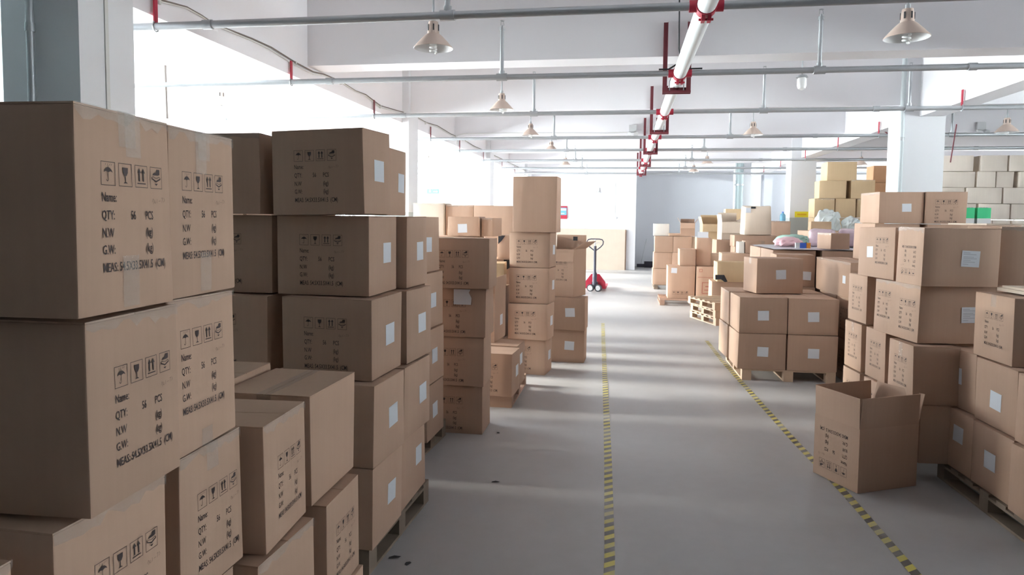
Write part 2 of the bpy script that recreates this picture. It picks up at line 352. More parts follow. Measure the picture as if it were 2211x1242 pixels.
ribbon('floor_tape', [(-0.02, 0.8), (-0.04, 2.6), (-0.05, 3.65), (-0.095, 5.08), (-0.14, 6.29), (-0.29, 10.1), (-0.36, 12.0)], 0.056, M['stripes'], 'yellow and black hazard tape down the middle of the grey floor')
ribbon('floor_tape', [(1.50, 2.2), (1.50, 3.73), (1.47, 4.77), (1.40, 5.8), (1.34, 7.08), (1.25, 9.1), (1.22, 10.6)], 0.056, M['stripes'], 'yellow and black hazard tape passing under the open box on the right')
for x, y, rz, s in ((-1.17, 3.42, .4, .035), (-1.08, 3.37, 1.2, .022), (-.84, 4.55, .2, .03), (-1.02, 5.62, 2, .02)):
    o = MB().add([(-s, -.008, 0), (s * .6, -.012, .002), (s, .006, 0), (0, .014, .004), (-s * .8, .01, .001)], [(0, 1, 3), (1, 2, 3), (0, 3, 4)]).build('floor_scrap', M['dark'], loc=(x, y, .003)); o.rotation_euler = (0, 0, rz)
    tag(o, 'tiny dark scrap on the grey floor in front of the left stacks', 'scrap', 'dark scraps on the floor')

# ------------------------------------------------------------------ sprinkler pipes under the beams
PZ = 3.15
def mainx(y): return 0.475 - (y - 4) * 0.075 / 16
cross = [(4.62, [-1.21], 'nearest galvanised cross pipe, highest in the view'), (6.68, [-1.21, 1.68], 'second galvanised cross pipe from the viewer, in front of the first bright beam edge'),
         (9.03, [-1.21, 1.64, 3.30], 'third galvanised cross pipe from the viewer'), (11.77, [-1.23, 1.63, 4.93], 'fourth galvanised cross pipe from the viewer'),
         (13.9, [-1.20, 1.45, 4.9], 'fifth galvanised cross pipe from the viewer'), (16.3, [-1.2, 1.44], 'sixth galvanised cross pipe from the viewer'),
         (18.8, [-1.2, 1.5], 'seventh galvanised cross pipe from the viewer'), (21.0, [-1.2, 1.5], 'farthest galvanised cross pipe at the end of the white pipe')]
for y, risers, lab in cross:
    e = empty('sprinkler_pipe', (0, y, PZ), 0, lab, 'pipe', 'galvanised cross pipes')
    mx = mainx(y)
    MB().tube([(-9.6, 0, 0), (mx - .055, 0, 0)], .027, 12).tube([(mx + .055, 0, 0), (10.2, 0, 0)], .027, 12).build('pipe', M['galv'], e, True)
    for x in (-5.6, -3.0, 2.9, 6.2): MB().tube([(x, 0, 0), (x + .07, 0, 0)], .034, 12).build('coupling', M['galv'], e, True)
    for x in risers:
        top = 0.44 if y < 12 else 0.24
        t = MB().tube([(x - .05, 0, 0), (x + .05, 0, 0)], .037, 12).tube([(x, 0, 0), (x, 0, .06)], .027, 12).build('tee_fitting', M['galv'], e, True)
        rp = MB().tube([(x, 0, .05), (x, 0, top)], .018, 10).tube([(x, 0, top), (x, 0, top + .03)], .024, 10).build('riser', M['galv'], e, True)
        MB().tube([(x, 0, top + .03), (x, 0, top + .05)], .012, 8).tube([(x - .016, 0, top + .05), (x - .012, 0, top + .085), (x, 0, top + .09)], .003, 6).tube([(x + .016, 0, top + .05), (x + .012, 0, top + .085), (x, 0, top + .09)], .003, 6).lathe([(0, .098), (.02, .094), (.02, .09), (0, .092)], 12, 0, (x, 0, top)).build('sprinkler_head', M['galv'], rp, True)
e = empty('main_water_pipe', (0, 0, PZ), 0, 'thick white main water pipe with red clamps running away overhead', 'pipe')
MB().tube([(mainx(2.0), 2.0, 0), (mainx(21.3), 21.3, 0)], .06, 20).build('pipe', M['white_pipe'], e, True)
for y, _, _ in cross:
    x = mainx(y)
    mb = MB().tube([(x, y - .045, 0), (x, y + .045, 0)], .068, 20).tube([(x - .105, y, 0), (x - .05, y, 0)], .038, 14).tube([(x + .05, y, 0), (x + .105, y, 0)], .038, 14)
    mb.box(x - .03, x - .008, y - .03, y + .03, -.10, -.06); mb.box(x + .008, x + .03, y - .03, y + .03, -.10, -.06); mb.tube([(x - .045, y, -.085), (x + .045, y, -.085)], .008, 8)
    mb.build('red_clamp', M['red'], e, True)
def bracket(y, lab, top=3.72):
    x = mainx(y) ; h = top - 3.06
    e = empty('pipe_bracket', (x, y, 3.06), 0, lab, 'bracket', 'U shaped hangers carrying the white pipe')
    for s in (-1, 1): MB().box(s * .115 - .02, s * .115 + .02, -.003, .003, 0, h).box(s * .115 - s * .02 - .002, s * .115 - s * .02 + .002, -.02, .02, 0, h).build('strap', M['oxide'], e)
    MB().box(-.135, .135, -.022, .022, -.022, 0.0).box(-.135, .135, .018, .022, -.03, .035).build('cross_bar', M['oxide'], e)
    MB().tube([(-.068, 0, 0), (-.068, 0, .09), (-.048, 0, .137), (0, 0, .157), (.048, 0, .137), (.068, 0, .09), (.068, 0, 0)], .005, 8).build('u_bolt', M['galv'], e, True)
for y, w in ((7.07, 'nearest dark red U shaped bracket under the white pipe'), (10.37, 'second dark red U shaped bracket under the white pipe'), (13.57, 'third dark red U shaped bracket under the white pipe'), (16.77, 'fourth dark red U shaped bracket under the white pipe'), (20.07, 'farthest dark red U shaped bracket under the white pipe')): bracket(y, w)
def hanger(x, y, lab, mat, z0=3.12, z1=3.36):
    e = empty('pipe_hanger', (x, y, z0), 0, lab, 'hanger', 'pipe hangers on the long beams')
    MB().box(-.006, .006, -.018, .018, .05, z1 - z0).build('strap', mat, e)
    MB().tube([(0.0, -.033, .03), (0, -.02, .0), (0, 0, -.008), (0, .02, .0), (0, .033, .03), (0, .02, .06), (0, 0, .066), (0, -.02, .06), (0, -.033, .03)], .006, 8).build('ring_clamp', M['galv'], e, True)
for (y, _, _), w in zip(cross, ['nearest', 'second', 'third', 'fourth', 'fifth', 'sixth', 'seventh', 'farthest']):
    hanger(-3.375, y, '%s red strap holding a cross pipe to the long left beam' % w, M['red'] if y < 9 else M['oxide'])
    hanger(3.875, y, '%s red strap holding a cross pipe to the long right beam' % w, M['red'])
MB_ = MB().tube([(-4.78, 6.68, 3.35), (-4.77, 6.68, 2.80)], .011, 8).build('hanging_rod', M['cable'], smooth=True); tag(MB_, 'rusty rod hanging below the second cross pipe in the bright left bay', 'rod')
MB_ = MB().tube([(4.96, 11.7, 3.30), (4.90, 11.7, 2.72)], .009, 8).build('hanging_rod', M['oxide'], smooth=True); tag(MB_, 'thin rusty rod hanging below a cross pipe right of the big column', 'rod')
MB_ = MB().tube([(4.02, 12.0, 3.25), (4.38, 12.02, 3.0), (4.36, 12.02, 2.80)], .009, 8).build('hanging_rod', M['oxide'], smooth=True); tag(MB_, 'bent rusty rod between the lamp and the big right column', 'rod')

# ------------------------------------------------------------------ cables and small fittings
cp = [(4.0, 3.50), (4.68, 3.36), (5.0, 3.40), (5.19, 3.39), (5.35, 3.37), (5.95, 3.40), (6.3, 3.405), (6.8, 3.37), (7.2, 3.36), (7.47, 3.39), (7.95, 3.40), (8.4, 3.37), (8.74, 3.385), (9.3, 3.33), (10.0, 3.37), (10.73, 3.42), (11.5, 3.40), (12.24, 3.44), (13.2, 3.41), (14.22, 3.42), (15.3, 3.39), (16.4, 3.40), (19, 3.4), (24, 3.4)]
e = empty('electric_cable', (0, 0, 0), 0, 'sagging pair of thin cables clipped along the long left beam', 'cable')
MB().tube([(-3.385, y, z) for y, z in cp], .007, 7).build('dark_wire', M['cable'], e, True)
MB().tube([(-3.385, y, z - .018 - .012 * math.sin(y * 2.1)) for y, z in cp], .006, 7).build('pale_wire', M['cable_white'], e, True)
for y, z in cp[1:-2:3]: MB().box(-3.398, -3.378, y - .012, y + .012, z - .035, z + .012).build('cable_clip', M['cable_white'], e)
o = MB().tube([(-3.35, 13.57, 3.24), (-3.35, 13.57, 3.42), (-3.2, 13.57, 3.452), (-2.4, 13.57, 3.462), (-1.4, 13.57, 3.45), (-.4, 13.57, 3.44), (.02, 13.57, 3.455)], .007, 6).build('light_cable', M['cable_white'], smooth=True); tag(o, 'thin pale cable running across the third beam to the emergency light', 'cable')
o = MB().tube([(.43, 6.6, SLAB), (.44, 6.6, 3.6), (.445, 6.62, 3.36), (.47, 6.66, 3.22)], .007, 7).build('black_cable', M['dark'], smooth=True); tag(o, 'black cable dropping from the ceiling onto the white pipe', 'cable')
o = MB().tube([(.27, 6.66, 3.185), (.36, 6.66, 3.185), (.42, 6.66, 3.222), (.49, 6.66, 3.222), (.55, 6.66, 3.185), (.66, 6.66, 3.185)], .008, 7).build('cable_tie', M['dark'], smooth=True); tag(o, 'black strap laid over the white pipe at the second cross pipe', 'strap')
def emergency(x, y, z, lab, face=-1):
    e = empty('emergency_light', (x, y, z), 0, lab, 'emergency light', 'twin emergency lights')
    MB().box(-.07, .07, -.05, 0, 0, .15).build('battery_case', M['plastic_white'], e)
    for s in (-1, 1):
        MB().tube([(s * .05, -.05, 0.0), (s * .06, -.12, -.04)], [.025, .045], 14).build('lamp_head', M['plastic_white'], e, True)
    return e
emergency(.09, 13.595, 3.44, 'small twin headed emergency light on the third beam left of the white pipe')
emergency(-1.03, 25.09, 2.75, 'twin headed emergency light on the bright end wall')
emergency(6.15, 13.595, 3.42, 'twin headed emergency light above the brick like wall of cartons')
e = empty('exit_sign', (-7.1, 25.06, 2.66), 0, 'small green and white exit sign on the bright end wall at left', 'sign')
MB().box(-.22, .22, -.02, .02, 0, .17).build('panel', M['green'], e)
MB().box(.03, .17, -.024, -.021, .07, .09).add([(.20, -.024, .08), (.155, -.024, .115), (.155, -.024, .045)], [(0, 1, 2)]).box(-.13, -.07, -.024, -.021, .05, .11).box(-.11, -.08, -.024, -.021, .115, .145).build('running_figure_and_arrow', M['plastic_white'], e)
e = empty('fire_notice', (-2.25, 25.07, 1.78), 0, 'small red and blue notice on the bright end wall behind the boxes', 'sign')
MB().box(-.15, .15, -.012, .012, 0, .46).build('board', M['red'], e)
MB().box(-.11, .13, -.017, -.013, .14, .40).build('blue_panel', M['blue_clear'], e)
MB().box(-.09, .11, -.021, -.018, .30, .37).box(-.07, .05, -.021, -.018, .18, .21).build('white_panel', M['plastic_white'], e)
e = empty('wall_conduit', (-.40, 25.07, 1.8), 0, 'thin pale conduit with a switch on the bright end wall near its pier', 'conduit')
MB().tube([(0, 0, 1.3), (0, 0, .06)], .012, 8).build('conduit', M['cable_white'], e, True); MB().box(-.05, .06, -.03, .015, 0, .07).build('switch', M['plastic_white'], e)
e = empty('yellow_sign', (3.945, 16.73, 1.88), 0, 'small yellow sign on the second white column of the right row', 'sign')
MB().box(-.15, .15, -.01, .0, 0, .13).build('plate', M['yellow'], e); MB().box(-.10, .10, -.013, -.0105, .045, .085).build('lettering_band', pbr('orange_print', srgb(225, 180, 40), .5), e)

# ------------------------------------------------------------------ pendant lamps
def helix(mb, r, z0, z1, turns, rad, mi=0):
    n = int(turns * 16); mb.tube([(r * math.cos(2 * math.pi * i / 16), r * math.sin(2 * math.pi * i / 16), z0 + (z1 - z0) * i / n) for i in range(n + 1)], rad, 8, mi)
def make_lamp(x, y, z, lab):
    e = empty('pendant_lamp', (x, y, z), 0, lab, 'pendant lamp', 'beige pendant lamps')
    MB().tube([(0, 0, .215), (0, 0, SLAB - z)], .008, 8).tube([(0, 0, .20), (0, 0, .235)], .017, 12).build('stem', M['galv'], e, True)
    nk = MB().lathe([(.0, .205), (.035, .203), (.040, .17), (.044, .115), (.052, .11)], 24).build('lamp_neck', M['shade'], e, True)
    mb = MB()
    for k in range(6):
        a = math.pi / 3 * k + .3; mb.box(-.005, .005, -.0015, .0015, .135, .18, 0, Matrix.Rotation(a, 4, 'Z') @ Matrix.Translation((0, -.0435, 0)))
    mb.build('vent_slots', M['dark'], nk)
    MB().lathe([(.050, .113), (.068, .098), (.105, .060), (.140, .020), (.145, .012), (.143, .010)], 36).build('lamp_shade', M['shade'], e, True)
    MB().lathe([(.143, .010), (.137, .020), (.102, .058), (.064, .094), (.0, .106)], 36).build('shade_lining', M['shade_in'], e, True)
    MB().tube([(0, 0, .10), (0, 0, .055)], [.026, .028], 18).build('bulb_base', M['plastic_white'], e, True)
    b = MB(); helix(b, .022, .055, -.022, 3.2, .0075); b.build('spiral_bulb', M['bulb'], e, True)
    return e
lamps = [(-1.43, 5.05, 3.03, 'nearest beige pendant lamp, left of centre under the first pipe'), (-1.48, 8.18, 3.06, 'second beige pendant lamp back in the row left of centre'),
         (-1.60, 11.56, 3.16, 'third beige pendant lamp back in the row left of centre'), (-1.62, 15.0, 3.24, 'fourth beige pendant lamp back in the row left of centre'), (-1.60, 18.3, 3.18, 'farthest beige pendant lamp in the row left of centre'),
         (1.86, 5.19, 3.04, 'nearest beige pendant lamp on the right with a spiral bulb below its rim'), (1.84, 10.9, 3.06, 'middle beige pendant lamp right of the white pipe'), (1.92, 17.6, 3.15, 'far beige pendant lamp before the grey end wall'), (1.90, 20.8, 3.17, 'farthest beige pendant lamp before the grey end wall'),
         (-5.10, 8.2, 3.16, 'washed out pendant lamp in the bright left bay, nearer one'), (-5.10, 12.1, 3.16, 'washed out pendant lamp in the bright left bay, middle one'), (-5.10, 17.6, 3.2, 'washed out pendant lamp in the bright left bay, farthest one'),
         (5.08, 10.5, 3.02, 'beige pendant lamp right of the big column'), (5.56, 18.0, 3.15, 'far pendant lamp above the yellowish carton pile')]
L0 = make_lamp(*lamps[0])
for x, y, z, lab in lamps[1:]:
    c = copy_tree(L0); c.location = (x, y, z); c['label'] = lab
    for ch in c.children:
        if ch.name.startswith('stem'): ch.data = MB().tube([(0, 0, .215), (0, 0, SLAB - z)], .008, 8).tube([(0, 0, .20), (0, 0, .235)], .017, 12).mesh('stem', [M['galv']])
e = empty('glass_lamp', (1.885, 8.2, 3.24), 0, 'bare glass jar lamp between the pipes right of the white pipe', 'lamp')
MB().tube([(0, 0, .17), (0, 0, SLAB - 3.24)], .008, 8).build('stem', M['galv'], e, True)
MB().lathe([(0, .175), (.05, .165), (.065, .14), (.03, .135)], 20).build('cap', M['galv'], e, True)
MB().lathe([(.04, .137), (.05, .12), (.05, .05), (.04, .02), (.0, 0.0)], 20).build('glass_jar', M['bulb'], e, True)

# ------------------------------------------------------------------ printed marks (built once as flat outlines, then laid on each face)
def text2d(txt, size, sx=0.8, x=0, y=0):
    cu = bpy.data.curves.new('t', 'FONT'); cu.body = txt; cu.size = size; cu.resolution_u = 2; cu.offset = size * 0.011
    ob = bpy.data.objects.new('t', cu); C.objects.link(ob)
    dg = bpy.context.evaluated_depsgraph_get(); dg.update(); me = bpy.data.meshes.new_from_object(ob.evaluated_get(dg))
    vs = [(v.co.x * sx + x, v.co.y + y) for v in me.vertices]; fs = [tuple(p.vertices) for p in me.polygons]
    bpy.data.objects.remove(ob); bpy.data.curves.remove(cu); bpy.data.meshes.remove(me)
    return vs, fs
class Flat:
    def __init__(s): s.v = []; s.f = []; s.m = []
    def add(s, vs, fs, mi=0):
        o = len(s.v); s.v += vs; s.f += [tuple(i + o for i in f) for f in fs]; s.m += [mi] * len(fs); return s
    def rect(s, x0, y0, x1, y1, mi=0): return s.add([(x0, y0), (x1, y0), (x1, y1), (x0, y1)], [(0, 1, 2, 3)], mi)
    def poly(s, p, mi=0): return s.add(list(p), [tuple(range(len(p)))], mi)
    def line(s, pts, w, mi=0):
        for (a, b), (c, d) in zip(pts[:-1], pts[1:]):
            L = math.hypot(c - a, d - b) or 1; nx, ny = -(d - b) / L * w / 2, (c - a) / L * w / 2
            s.add([(a + nx, b + ny), (a - nx, b - ny), (c - nx, d - ny), (c + nx, d + ny)], [(0, 1, 2, 3)], mi)
        return s
    def frame(s, x0, y0, x1, y1, t, mi=0):
        return s.rect(x0, y0, x1, y0 + t, mi).rect(x0, y1 - t, x1, y1, mi).rect(x0, y0 + t, x0 + t, y1 - t, mi).rect(x1 - t, y0 + t, x1, y1 - t, mi)
def icons(fl, x, y, s=1.0, faint=False):
    W, H = .043 * s, .049 * s; g = .0105 * s; t = .0013 * s; q = lambda a, b, i: (x + i * (W + g) + a * W, y - H + b * H)
    for i in range(4): fl.frame(x + i * (W + g), y - H, x + i * (W + g) + W, y, t)
    # umbrella with rain
    fl.poly([q(.2, .55, 0), q(.26, .66, 0), q(.38, .74, 0), q(.5, .77, 0), q(.62, .74, 0), q(.74, .66, 0), q(.82, .55, 0), q(.66, .6, 0), q(.5, .55, 0), q(.34, .6, 0)])
    fl.line([q(.5, .56, 0), q(.5, .24, 0), q(.45, .18, 0), q(.39, .2, 0), q(.37, .26, 0)], .0014 * s); fl.line([q(.5, .77, 0), q(.5, .84, 0)], .0014 * s)
    for k in (.3, .45, .6, .72): fl.line([q(k, .84, 0), q(k + .05, .92, 0)], .0008 * s)
    # goblet
    fl.poly([q(.3, .82, 1), q(.32, .6, 1), q(.42, .46, 1), q(.58, .46, 1), q(.68, .6, 1), q(.7, .82, 1)]); fl.line([q(.5, .47, 1), q(.5, .18, 1)], .0022 * s); fl.poly([q(.33, .14, 1), q(.67, .14, 1), q(.55, .2, 1), q(.45, .2, 1)])
    # two arrows up on a bar
    for k in (.34, .66): fl.rect(*q(k - .05, .28, 2), *q(k + .05, .68, 2)); fl.poly([q(k - .14, .66, 2), q(k + .14, .66, 2), q(k, .88, 2)])
    fl.rect(*q(.16, .16, 2), *q(.84, .21, 2))
    # boot over an open box
    fl.poly([q(.2, .62, 3), q(.3, .72, 3), q(.5, .76, 3), q(.56, .9, 3), q(.82, .9, 3), q(.82, .66, 3), q(.66, .62, 3)])
    fl.line([q(.1, .5, 3), q(.26, .56, 3), q(.42, .5, 3), q(.6, .5, 3), q(.76, .56, 3), q(.88, .5, 3)], .0013 * s)
    fl.poly([q(.12, .44, 3), q(.5, .3, 3), q(.5, .37, 3), q(.12, .5, 3)]); fl.poly([q(.88, .44, 3), q(.5, .3, 3), q(.5, .37, 3), q(.88, .5, 3)]); fl.poly([q(.36, .24, 3), q(.5, .14, 3), q(.64, .24, 3)])
MARK_I = Flat(); icons(MARK_I, 0, 0); MARK = Flat()
for txt, x, y in (('Name:', 0, -.082), ('QTY:', 0, -.119), ('56', .089, -.119), ('PCS', .138, -.119), ('N.W', 0, -.156), ('(kg)', .138, -.156), ('G.W:', 0, -.191), ('(kg)', .138, -.191), ('MEAS: 54.5X33.5X41.5  (CM)', 0, -.228)):
    MARK.add(*text2d(txt, .0270, .63, x, y), 0)
MARK.line([(.165, -.080), (.168, -.072), (.171, -.076), (.169, -.084)], .0009, 1).line([(.175, -.074), (.172, -.080), (.177, -.082), (.178, -.077)], .0009, 1).line([(.183, -.072), (.183, -.082)], .0009, 1).line([(.189, -.077), (.196, -.076)], .0009, 1).line([(.200, -.070), (.205, -.069), (.201, -.080)], .0009, 1).line([(.209, -.069), (.212, -.074), (.208, -.079)], .0009, 1)
MARK_W, MARK_H = .212, .232
STICK = Flat().rect(-.06, -.055, .06, .055, 0)
STICK_N = Flat().rect(-.06, -.055, .06, .055, 0)
for i, yy in enumerate((.040, .030, .012, .002, -.010, -.022, -.038)): STICK_N.rect(-.050, yy - .0015, (-.005, .035, .02, .04, .0, .03, -.012)[i], yy + .0015, 1)

class Shape:
    """shared slight irregularity of a carton, applied to its body and everything stuck on it"""
    def __init__(s, w, l, h, seed, amp=.004, bulge=.004):
        r = random.Random(seed); s.w, s.l, s.h = w, l, h
        s.c = [[r.uniform(-1, 1) * amp, r.uniform(-1, 1) * amp, (r.uniform(-1.2, .2) * amp if k > 3 else 0)] for k in range(8)]
        s.b = [r.uniform(.1, 1) * bulge for _ in range(4)]
    def __call__(s, p):
        nx, ny, nz = 2 * p[0] / s.w, 2 * p[1] / s.l - 1, 2 * p[2] / s.h - 1
        d = [0, 0, 0]
        for k in range(8):
            wx = (1 + nx if k & 1 else 1 - nx) / 2; wy = (1 + ny if k & 2 else 1 - ny) / 2; wz = (1 + nz if k & 4 else 1 - nz) / 2
            for i in range(3): d[i] += s.c[k][i] * wx * wy * wz
        cl = lambda v: max(-1, min(1, v)); nx, ny, nz = cl(nx), cl(ny), cl(nz)
        d[0] += s.b[0 if nx < 0 else 1] * nx ** 3 * (1 - ny * ny) * (1 - nz * nz); d[1] += s.b[2 if ny < 0 else 3] * ny ** 3 * (1 - nx * nx) * (1 - nz * nz)
        if nz > 0: d[2] -= s.b[0] * .8 * nz ** 3 * (1 - nx * nx) * (1 - ny * ny)
        return (p[0] + d[0], p[1] + d[1], p[2] + d[2])
def rounded(mb, w, l, h, r, sh, mi=0, z0=0.0):
    def axis(n): return [-1, -1, -.5, 0, .5, 1, 1]
    def pos(i, half): return (-half, -half + r, -half * .5, 0, half * .5, half - r, half)[i]
    hx, hy, hz = w / 2, l / 2, h / 2; idx = {}; vs = []
    def vid(i, j, k):
        if (i, j, k) not in idx:
            p = Vector((pos(i, hx), pos(j, hy), pos(k, hz))); q = Vector((max(-hx + r, min(hx - r, p.x)), max(-hy + r, min(hy - r, p.y)), max(-hz + r, min(hz - r, p.z))))
            d = p - q
            if d.length > 1e-9: p = q + d.normalized() * r
            idx[(i, j, k)] = len(vs); vs.append(sh((p.x, p.y + hy, p.z + hz + z0)))
        return idx[(i, j, k)]
    fs = []
    for a in range(6):
        for b in range(6):
            fs += [(vid(a, b, 0), vid(a, b + 1, 0), vid(a + 1, b + 1, 0), vid(a + 1, b, 0)), (vid(a, b, 6), vid(a + 1, b, 6), vid(a + 1, b + 1, 6), vid(a, b + 1, 6)),
                   (vid(a, 0, b), vid(a + 1, 0, b), vid(a + 1, 0, b + 1), vid(a, 0, b + 1)), (vid(a, 6, b), vid(a, 6, b + 1), vid(a + 1, 6, b + 1), vid(a + 1, 6, b)),
                   (vid(0, a, b), vid(0, a, b + 1), vid(0, a + 1, b + 1), vid(0, a + 1, b)), (vid(6, a, b), vid(6, a + 1, b), vid(6, a + 1, b + 1), vid(6, a, b + 1))]
    mb.add(vs, fs, mi)
_cache = {}
def face_map(face, w, l, h, off):
    return {'N': lambda u, v: (u - w / 2, -off, v), 'R': lambda u, v: (w / 2 + off, u, v), 'L': lambda u, v: (-w / 2 - off, l - u, v), 'F': lambda u, v: (w / 2 - u, l + off, v)}[face]
def decal(name, flat, key, dims, face, u, v, s, rot, mats, sh, off, parent):
    w, l, h = dims; k = (key, face, round(u, 3), round(v, 3), round(s, 3), rot, round(w, 3), round(l, 3), round(h, 3), sh.seed)
    if k not in _cache:
        fm = face_map(face, w, l, h, off); c, sn = math.cos(rot), math.sin(rot); mb = MB()
        mb.add([sh(fm(u + s * (x * c - y * sn), v + s * (x * sn + y * c))) for x, y in flat.v], [])
        mb.f = list(flat.f); mb.m = list(flat.m); me = bpy.data.meshes.new(name); me.from_pydata(mb.v, [], mb.f)
        for m in mats: me.materials.append(m)
        if len(mats) > 1: me.polygons.foreach_set('material_index', mb.m)
        _cache[k] = me
    return link(name, _cache[k], parent)
cnt = [0]
GROUPS = {}
def carton(ref, X, Y, z, yaw, w, l, h, label, deco='', mat='card', group=None, roll=0, name='carton', tex=True):
    cnt[0] += 1; seed = cnt[0] % 5; a = R_(yaw); c, s = math.cos(a), math.sin(a)
    sx = w / 2 if ref == 'RN' else -w / 2 if ref == 'LN' else 0
    key = ('body', round(w, 3), round(l, 3), round(h, 3), seed, mat); sh = Shape(w, l, h, seed * 31 + int(w * 100)); sh.seed = seed
    if key not in _cache:
        mb = MB(); rounded(mb, w, l, h - .004, .005, sh)
        g = .0015
        if w >= l: parts = [(-w / 2 + .001, w / 2 - .001, .001, l / 2 - g), (-w / 2 + .001, w / 2 - .001, l / 2 + g, l - .001)]
        else: parts = [(-w / 2 + .001, -g, .001, l - .001), (g, w / 2 - .001, .001, l - .001)]
        for x0, x1, y0, y1 in parts:
            vs = []; n = 5
            for zz in (h - .0045, h - .0005):
                for j in range(n):
                    for i in range(n): vs.append(sh((x0 + (x1 - x0) * i / (n - 1), y0 + (y1 - y0) * j / (n - 1), zz)))
            fs = []
            for j in range(n - 1):
                for i in range(n - 1):
                    b = j * n + i; t = b + n * n; fs += [(b, b + n, b + n + 1, b + 1), (t, t + 1, t + n + 1, t + n)]
                b0 = j * n; fs.append((b0, b0 + n * n, b0 + n * n + n, b0 + n)); b1 = j * n + n - 1; fs.append((b1, b1 + n, b1 + n + n * n, b1 + n * n))
            for i in range(n - 1):
                fs.append((i, i + 1, i + 1 + n * n, i + n * n)); b1 = (n - 1) * n + i; fs.append((b1, b1 + n * n, b1 + 1 + n * n, b1 + 1))
            mb.add(vs, fs)
        me = mb.mesh('carton', [M[mat]]); _cache[key] = me
        for p in me.polygons: p.use_smooth = True
        try: me.set_sharp_from_angle(angle=R_(35))
        except Exception: pass
    o = link(name, _cache[key]); o.location = (X - sx * c, Y - sx * s, z); o.rotation_euler = (0, R_(roll), a)
    tag(o, label, 'cardboard box', group)
    W = {'N': w, 'F': w, 'R': l, 'L': l}
    for tok in deco.split():
        p = tok.split(','); k = p[0]; fc = p[1] if len(p) > 1 else 'N'; ar = [float(v) for v in p[2:]]
        if k in ('s', 'S'):     # white label
            u = (ar[0] if ar else .5) * W[fc]; v = (ar[1] if len(ar) > 1 else .5) * h; sc = ar[2] if len(ar) > 2 else 1
            decal('shipping_label', STICK_N if k == 'S' else STICK, k, (w, l, h), fc, u, v, sc, R_((seed - 2) * 1.2), [M['paper'], M['paper_line']], sh, .0016, o)
        elif k in ('p', 'P'):
            sc = ar[0] if ar else min(1.15, W[fc] * .86 / MARK_W * .78); u0 = (ar[1] * W[fc]) if len(ar) > 1 else .25 * W[fc]
            v = h * .76 if len(ar) < 3 else ar[2] * h
            for nm_, fl_ in (('handling_symbols', MARK_I),):
                if k == 'P': decal(nm_, fl_, nm_, (w, l, h), fc, W[fc] - u0, h * .16, sc, math.pi, [M['ink']], sh, .0012, o)
                else: decal(nm_, fl_, nm_, (w, l, h), fc, u0, v, sc, 0, [M['ink']], sh, .0012, o)
            if k == 'P': decal('printed_text', MARK, 'mark', (w, l, h), fc, W[fc] - u0, h * .16, sc, math.pi, [M['ink'], M['ink_faint']], sh, .0012, o)
            else: decal('printed_text', MARK, 'mark', (w, l, h), fc, u0, v, sc, 0, [M['ink'], M['ink_faint']], sh, .0012, o)
        elif k == 't':          # clear tape over the top seam and down both ends
            mb = MB(); tw = .028; d = .075
            if w >= l: path = [((-w / 2 - .0015), None, h - d), ((-w / 2 - .0015), None, h + .001)] ; ax = 0
            else: ax = 1
            L_ = w if ax == 0 else l; n = 8; vs = []
            pts = [(0, h - d, -1), (0, h - d * .4, -1), (0, h + .0012, -1)] + [(L_ * i / n, h + .0012, 0) for i in range(1, n)] + [(L_, h + .0012, 1), (L_, h - d * .4, 1), (L_, h - d, 1)]
            for t_, zz, e_ in pts:
                tt = t_ + e_ * .0022
                for sgn in (-1, 1):
                    q = (tt - w / 2, l / 2 + sgn * tw, zz) if ax == 0 else (sgn * tw, tt, zz); vs.append(sh(q))
            mb.add(vs, [(2 * i, 2 * i + 1, 2 * i + 3, 2 * i + 2) for i in range(len(pts) - 1)]); me = mb.mesh('packing_tape', [M['tape']]); link('packing_tape', me, o)
        elif k == 'e':          # clear tape along the top edge of a face, folded over the corner
            mb = MB(); r = random.Random(cnt[0]); fm = face_map(fc, w, l, h, .0022); n = 14; vs = []
            for i in range(n + 1):
                u = W[fc] * i / n; vs.append(sh(fm(u, h - .010 - r.uniform(0, .026)))); vs.append(sh(fm(u, h + .0012)))
            mb.add(vs, [(2 * i, 2 * i + 2, 2 * i + 3, 2 * i + 1) for i in range(n)])
            mb2 = mb.mesh('edge_tape', [M['tape']]); link('edge_tape', mb2, o)
        elif k == 'b':          # tape stub across a face centre (top, len)
            mb = MB(); fm = face_map(fc, w, l, h, .0026); u = ar[0] * W[fc]; z1 = ar[1] * h; z2 = ar[2] * h; n = 5; r = random.Random(cnt[0] + 5); vs = []
            for i in range(n + 1):
                zz = z1 + (z2 - z1) * i / n; vs += [sh(fm(u - .026 + r.uniform(-.001, .001), zz)), sh(fm(u + .026 + r.uniform(-.001, .001), zz))]
            mb.add(vs, [(2 * i, 2 * i + 1, 2 * i + 3, 2 * i + 2) for i in range(n)]); link('tape_stub', mb.mesh('tape_stub', [M['tape']]), o)
    return o

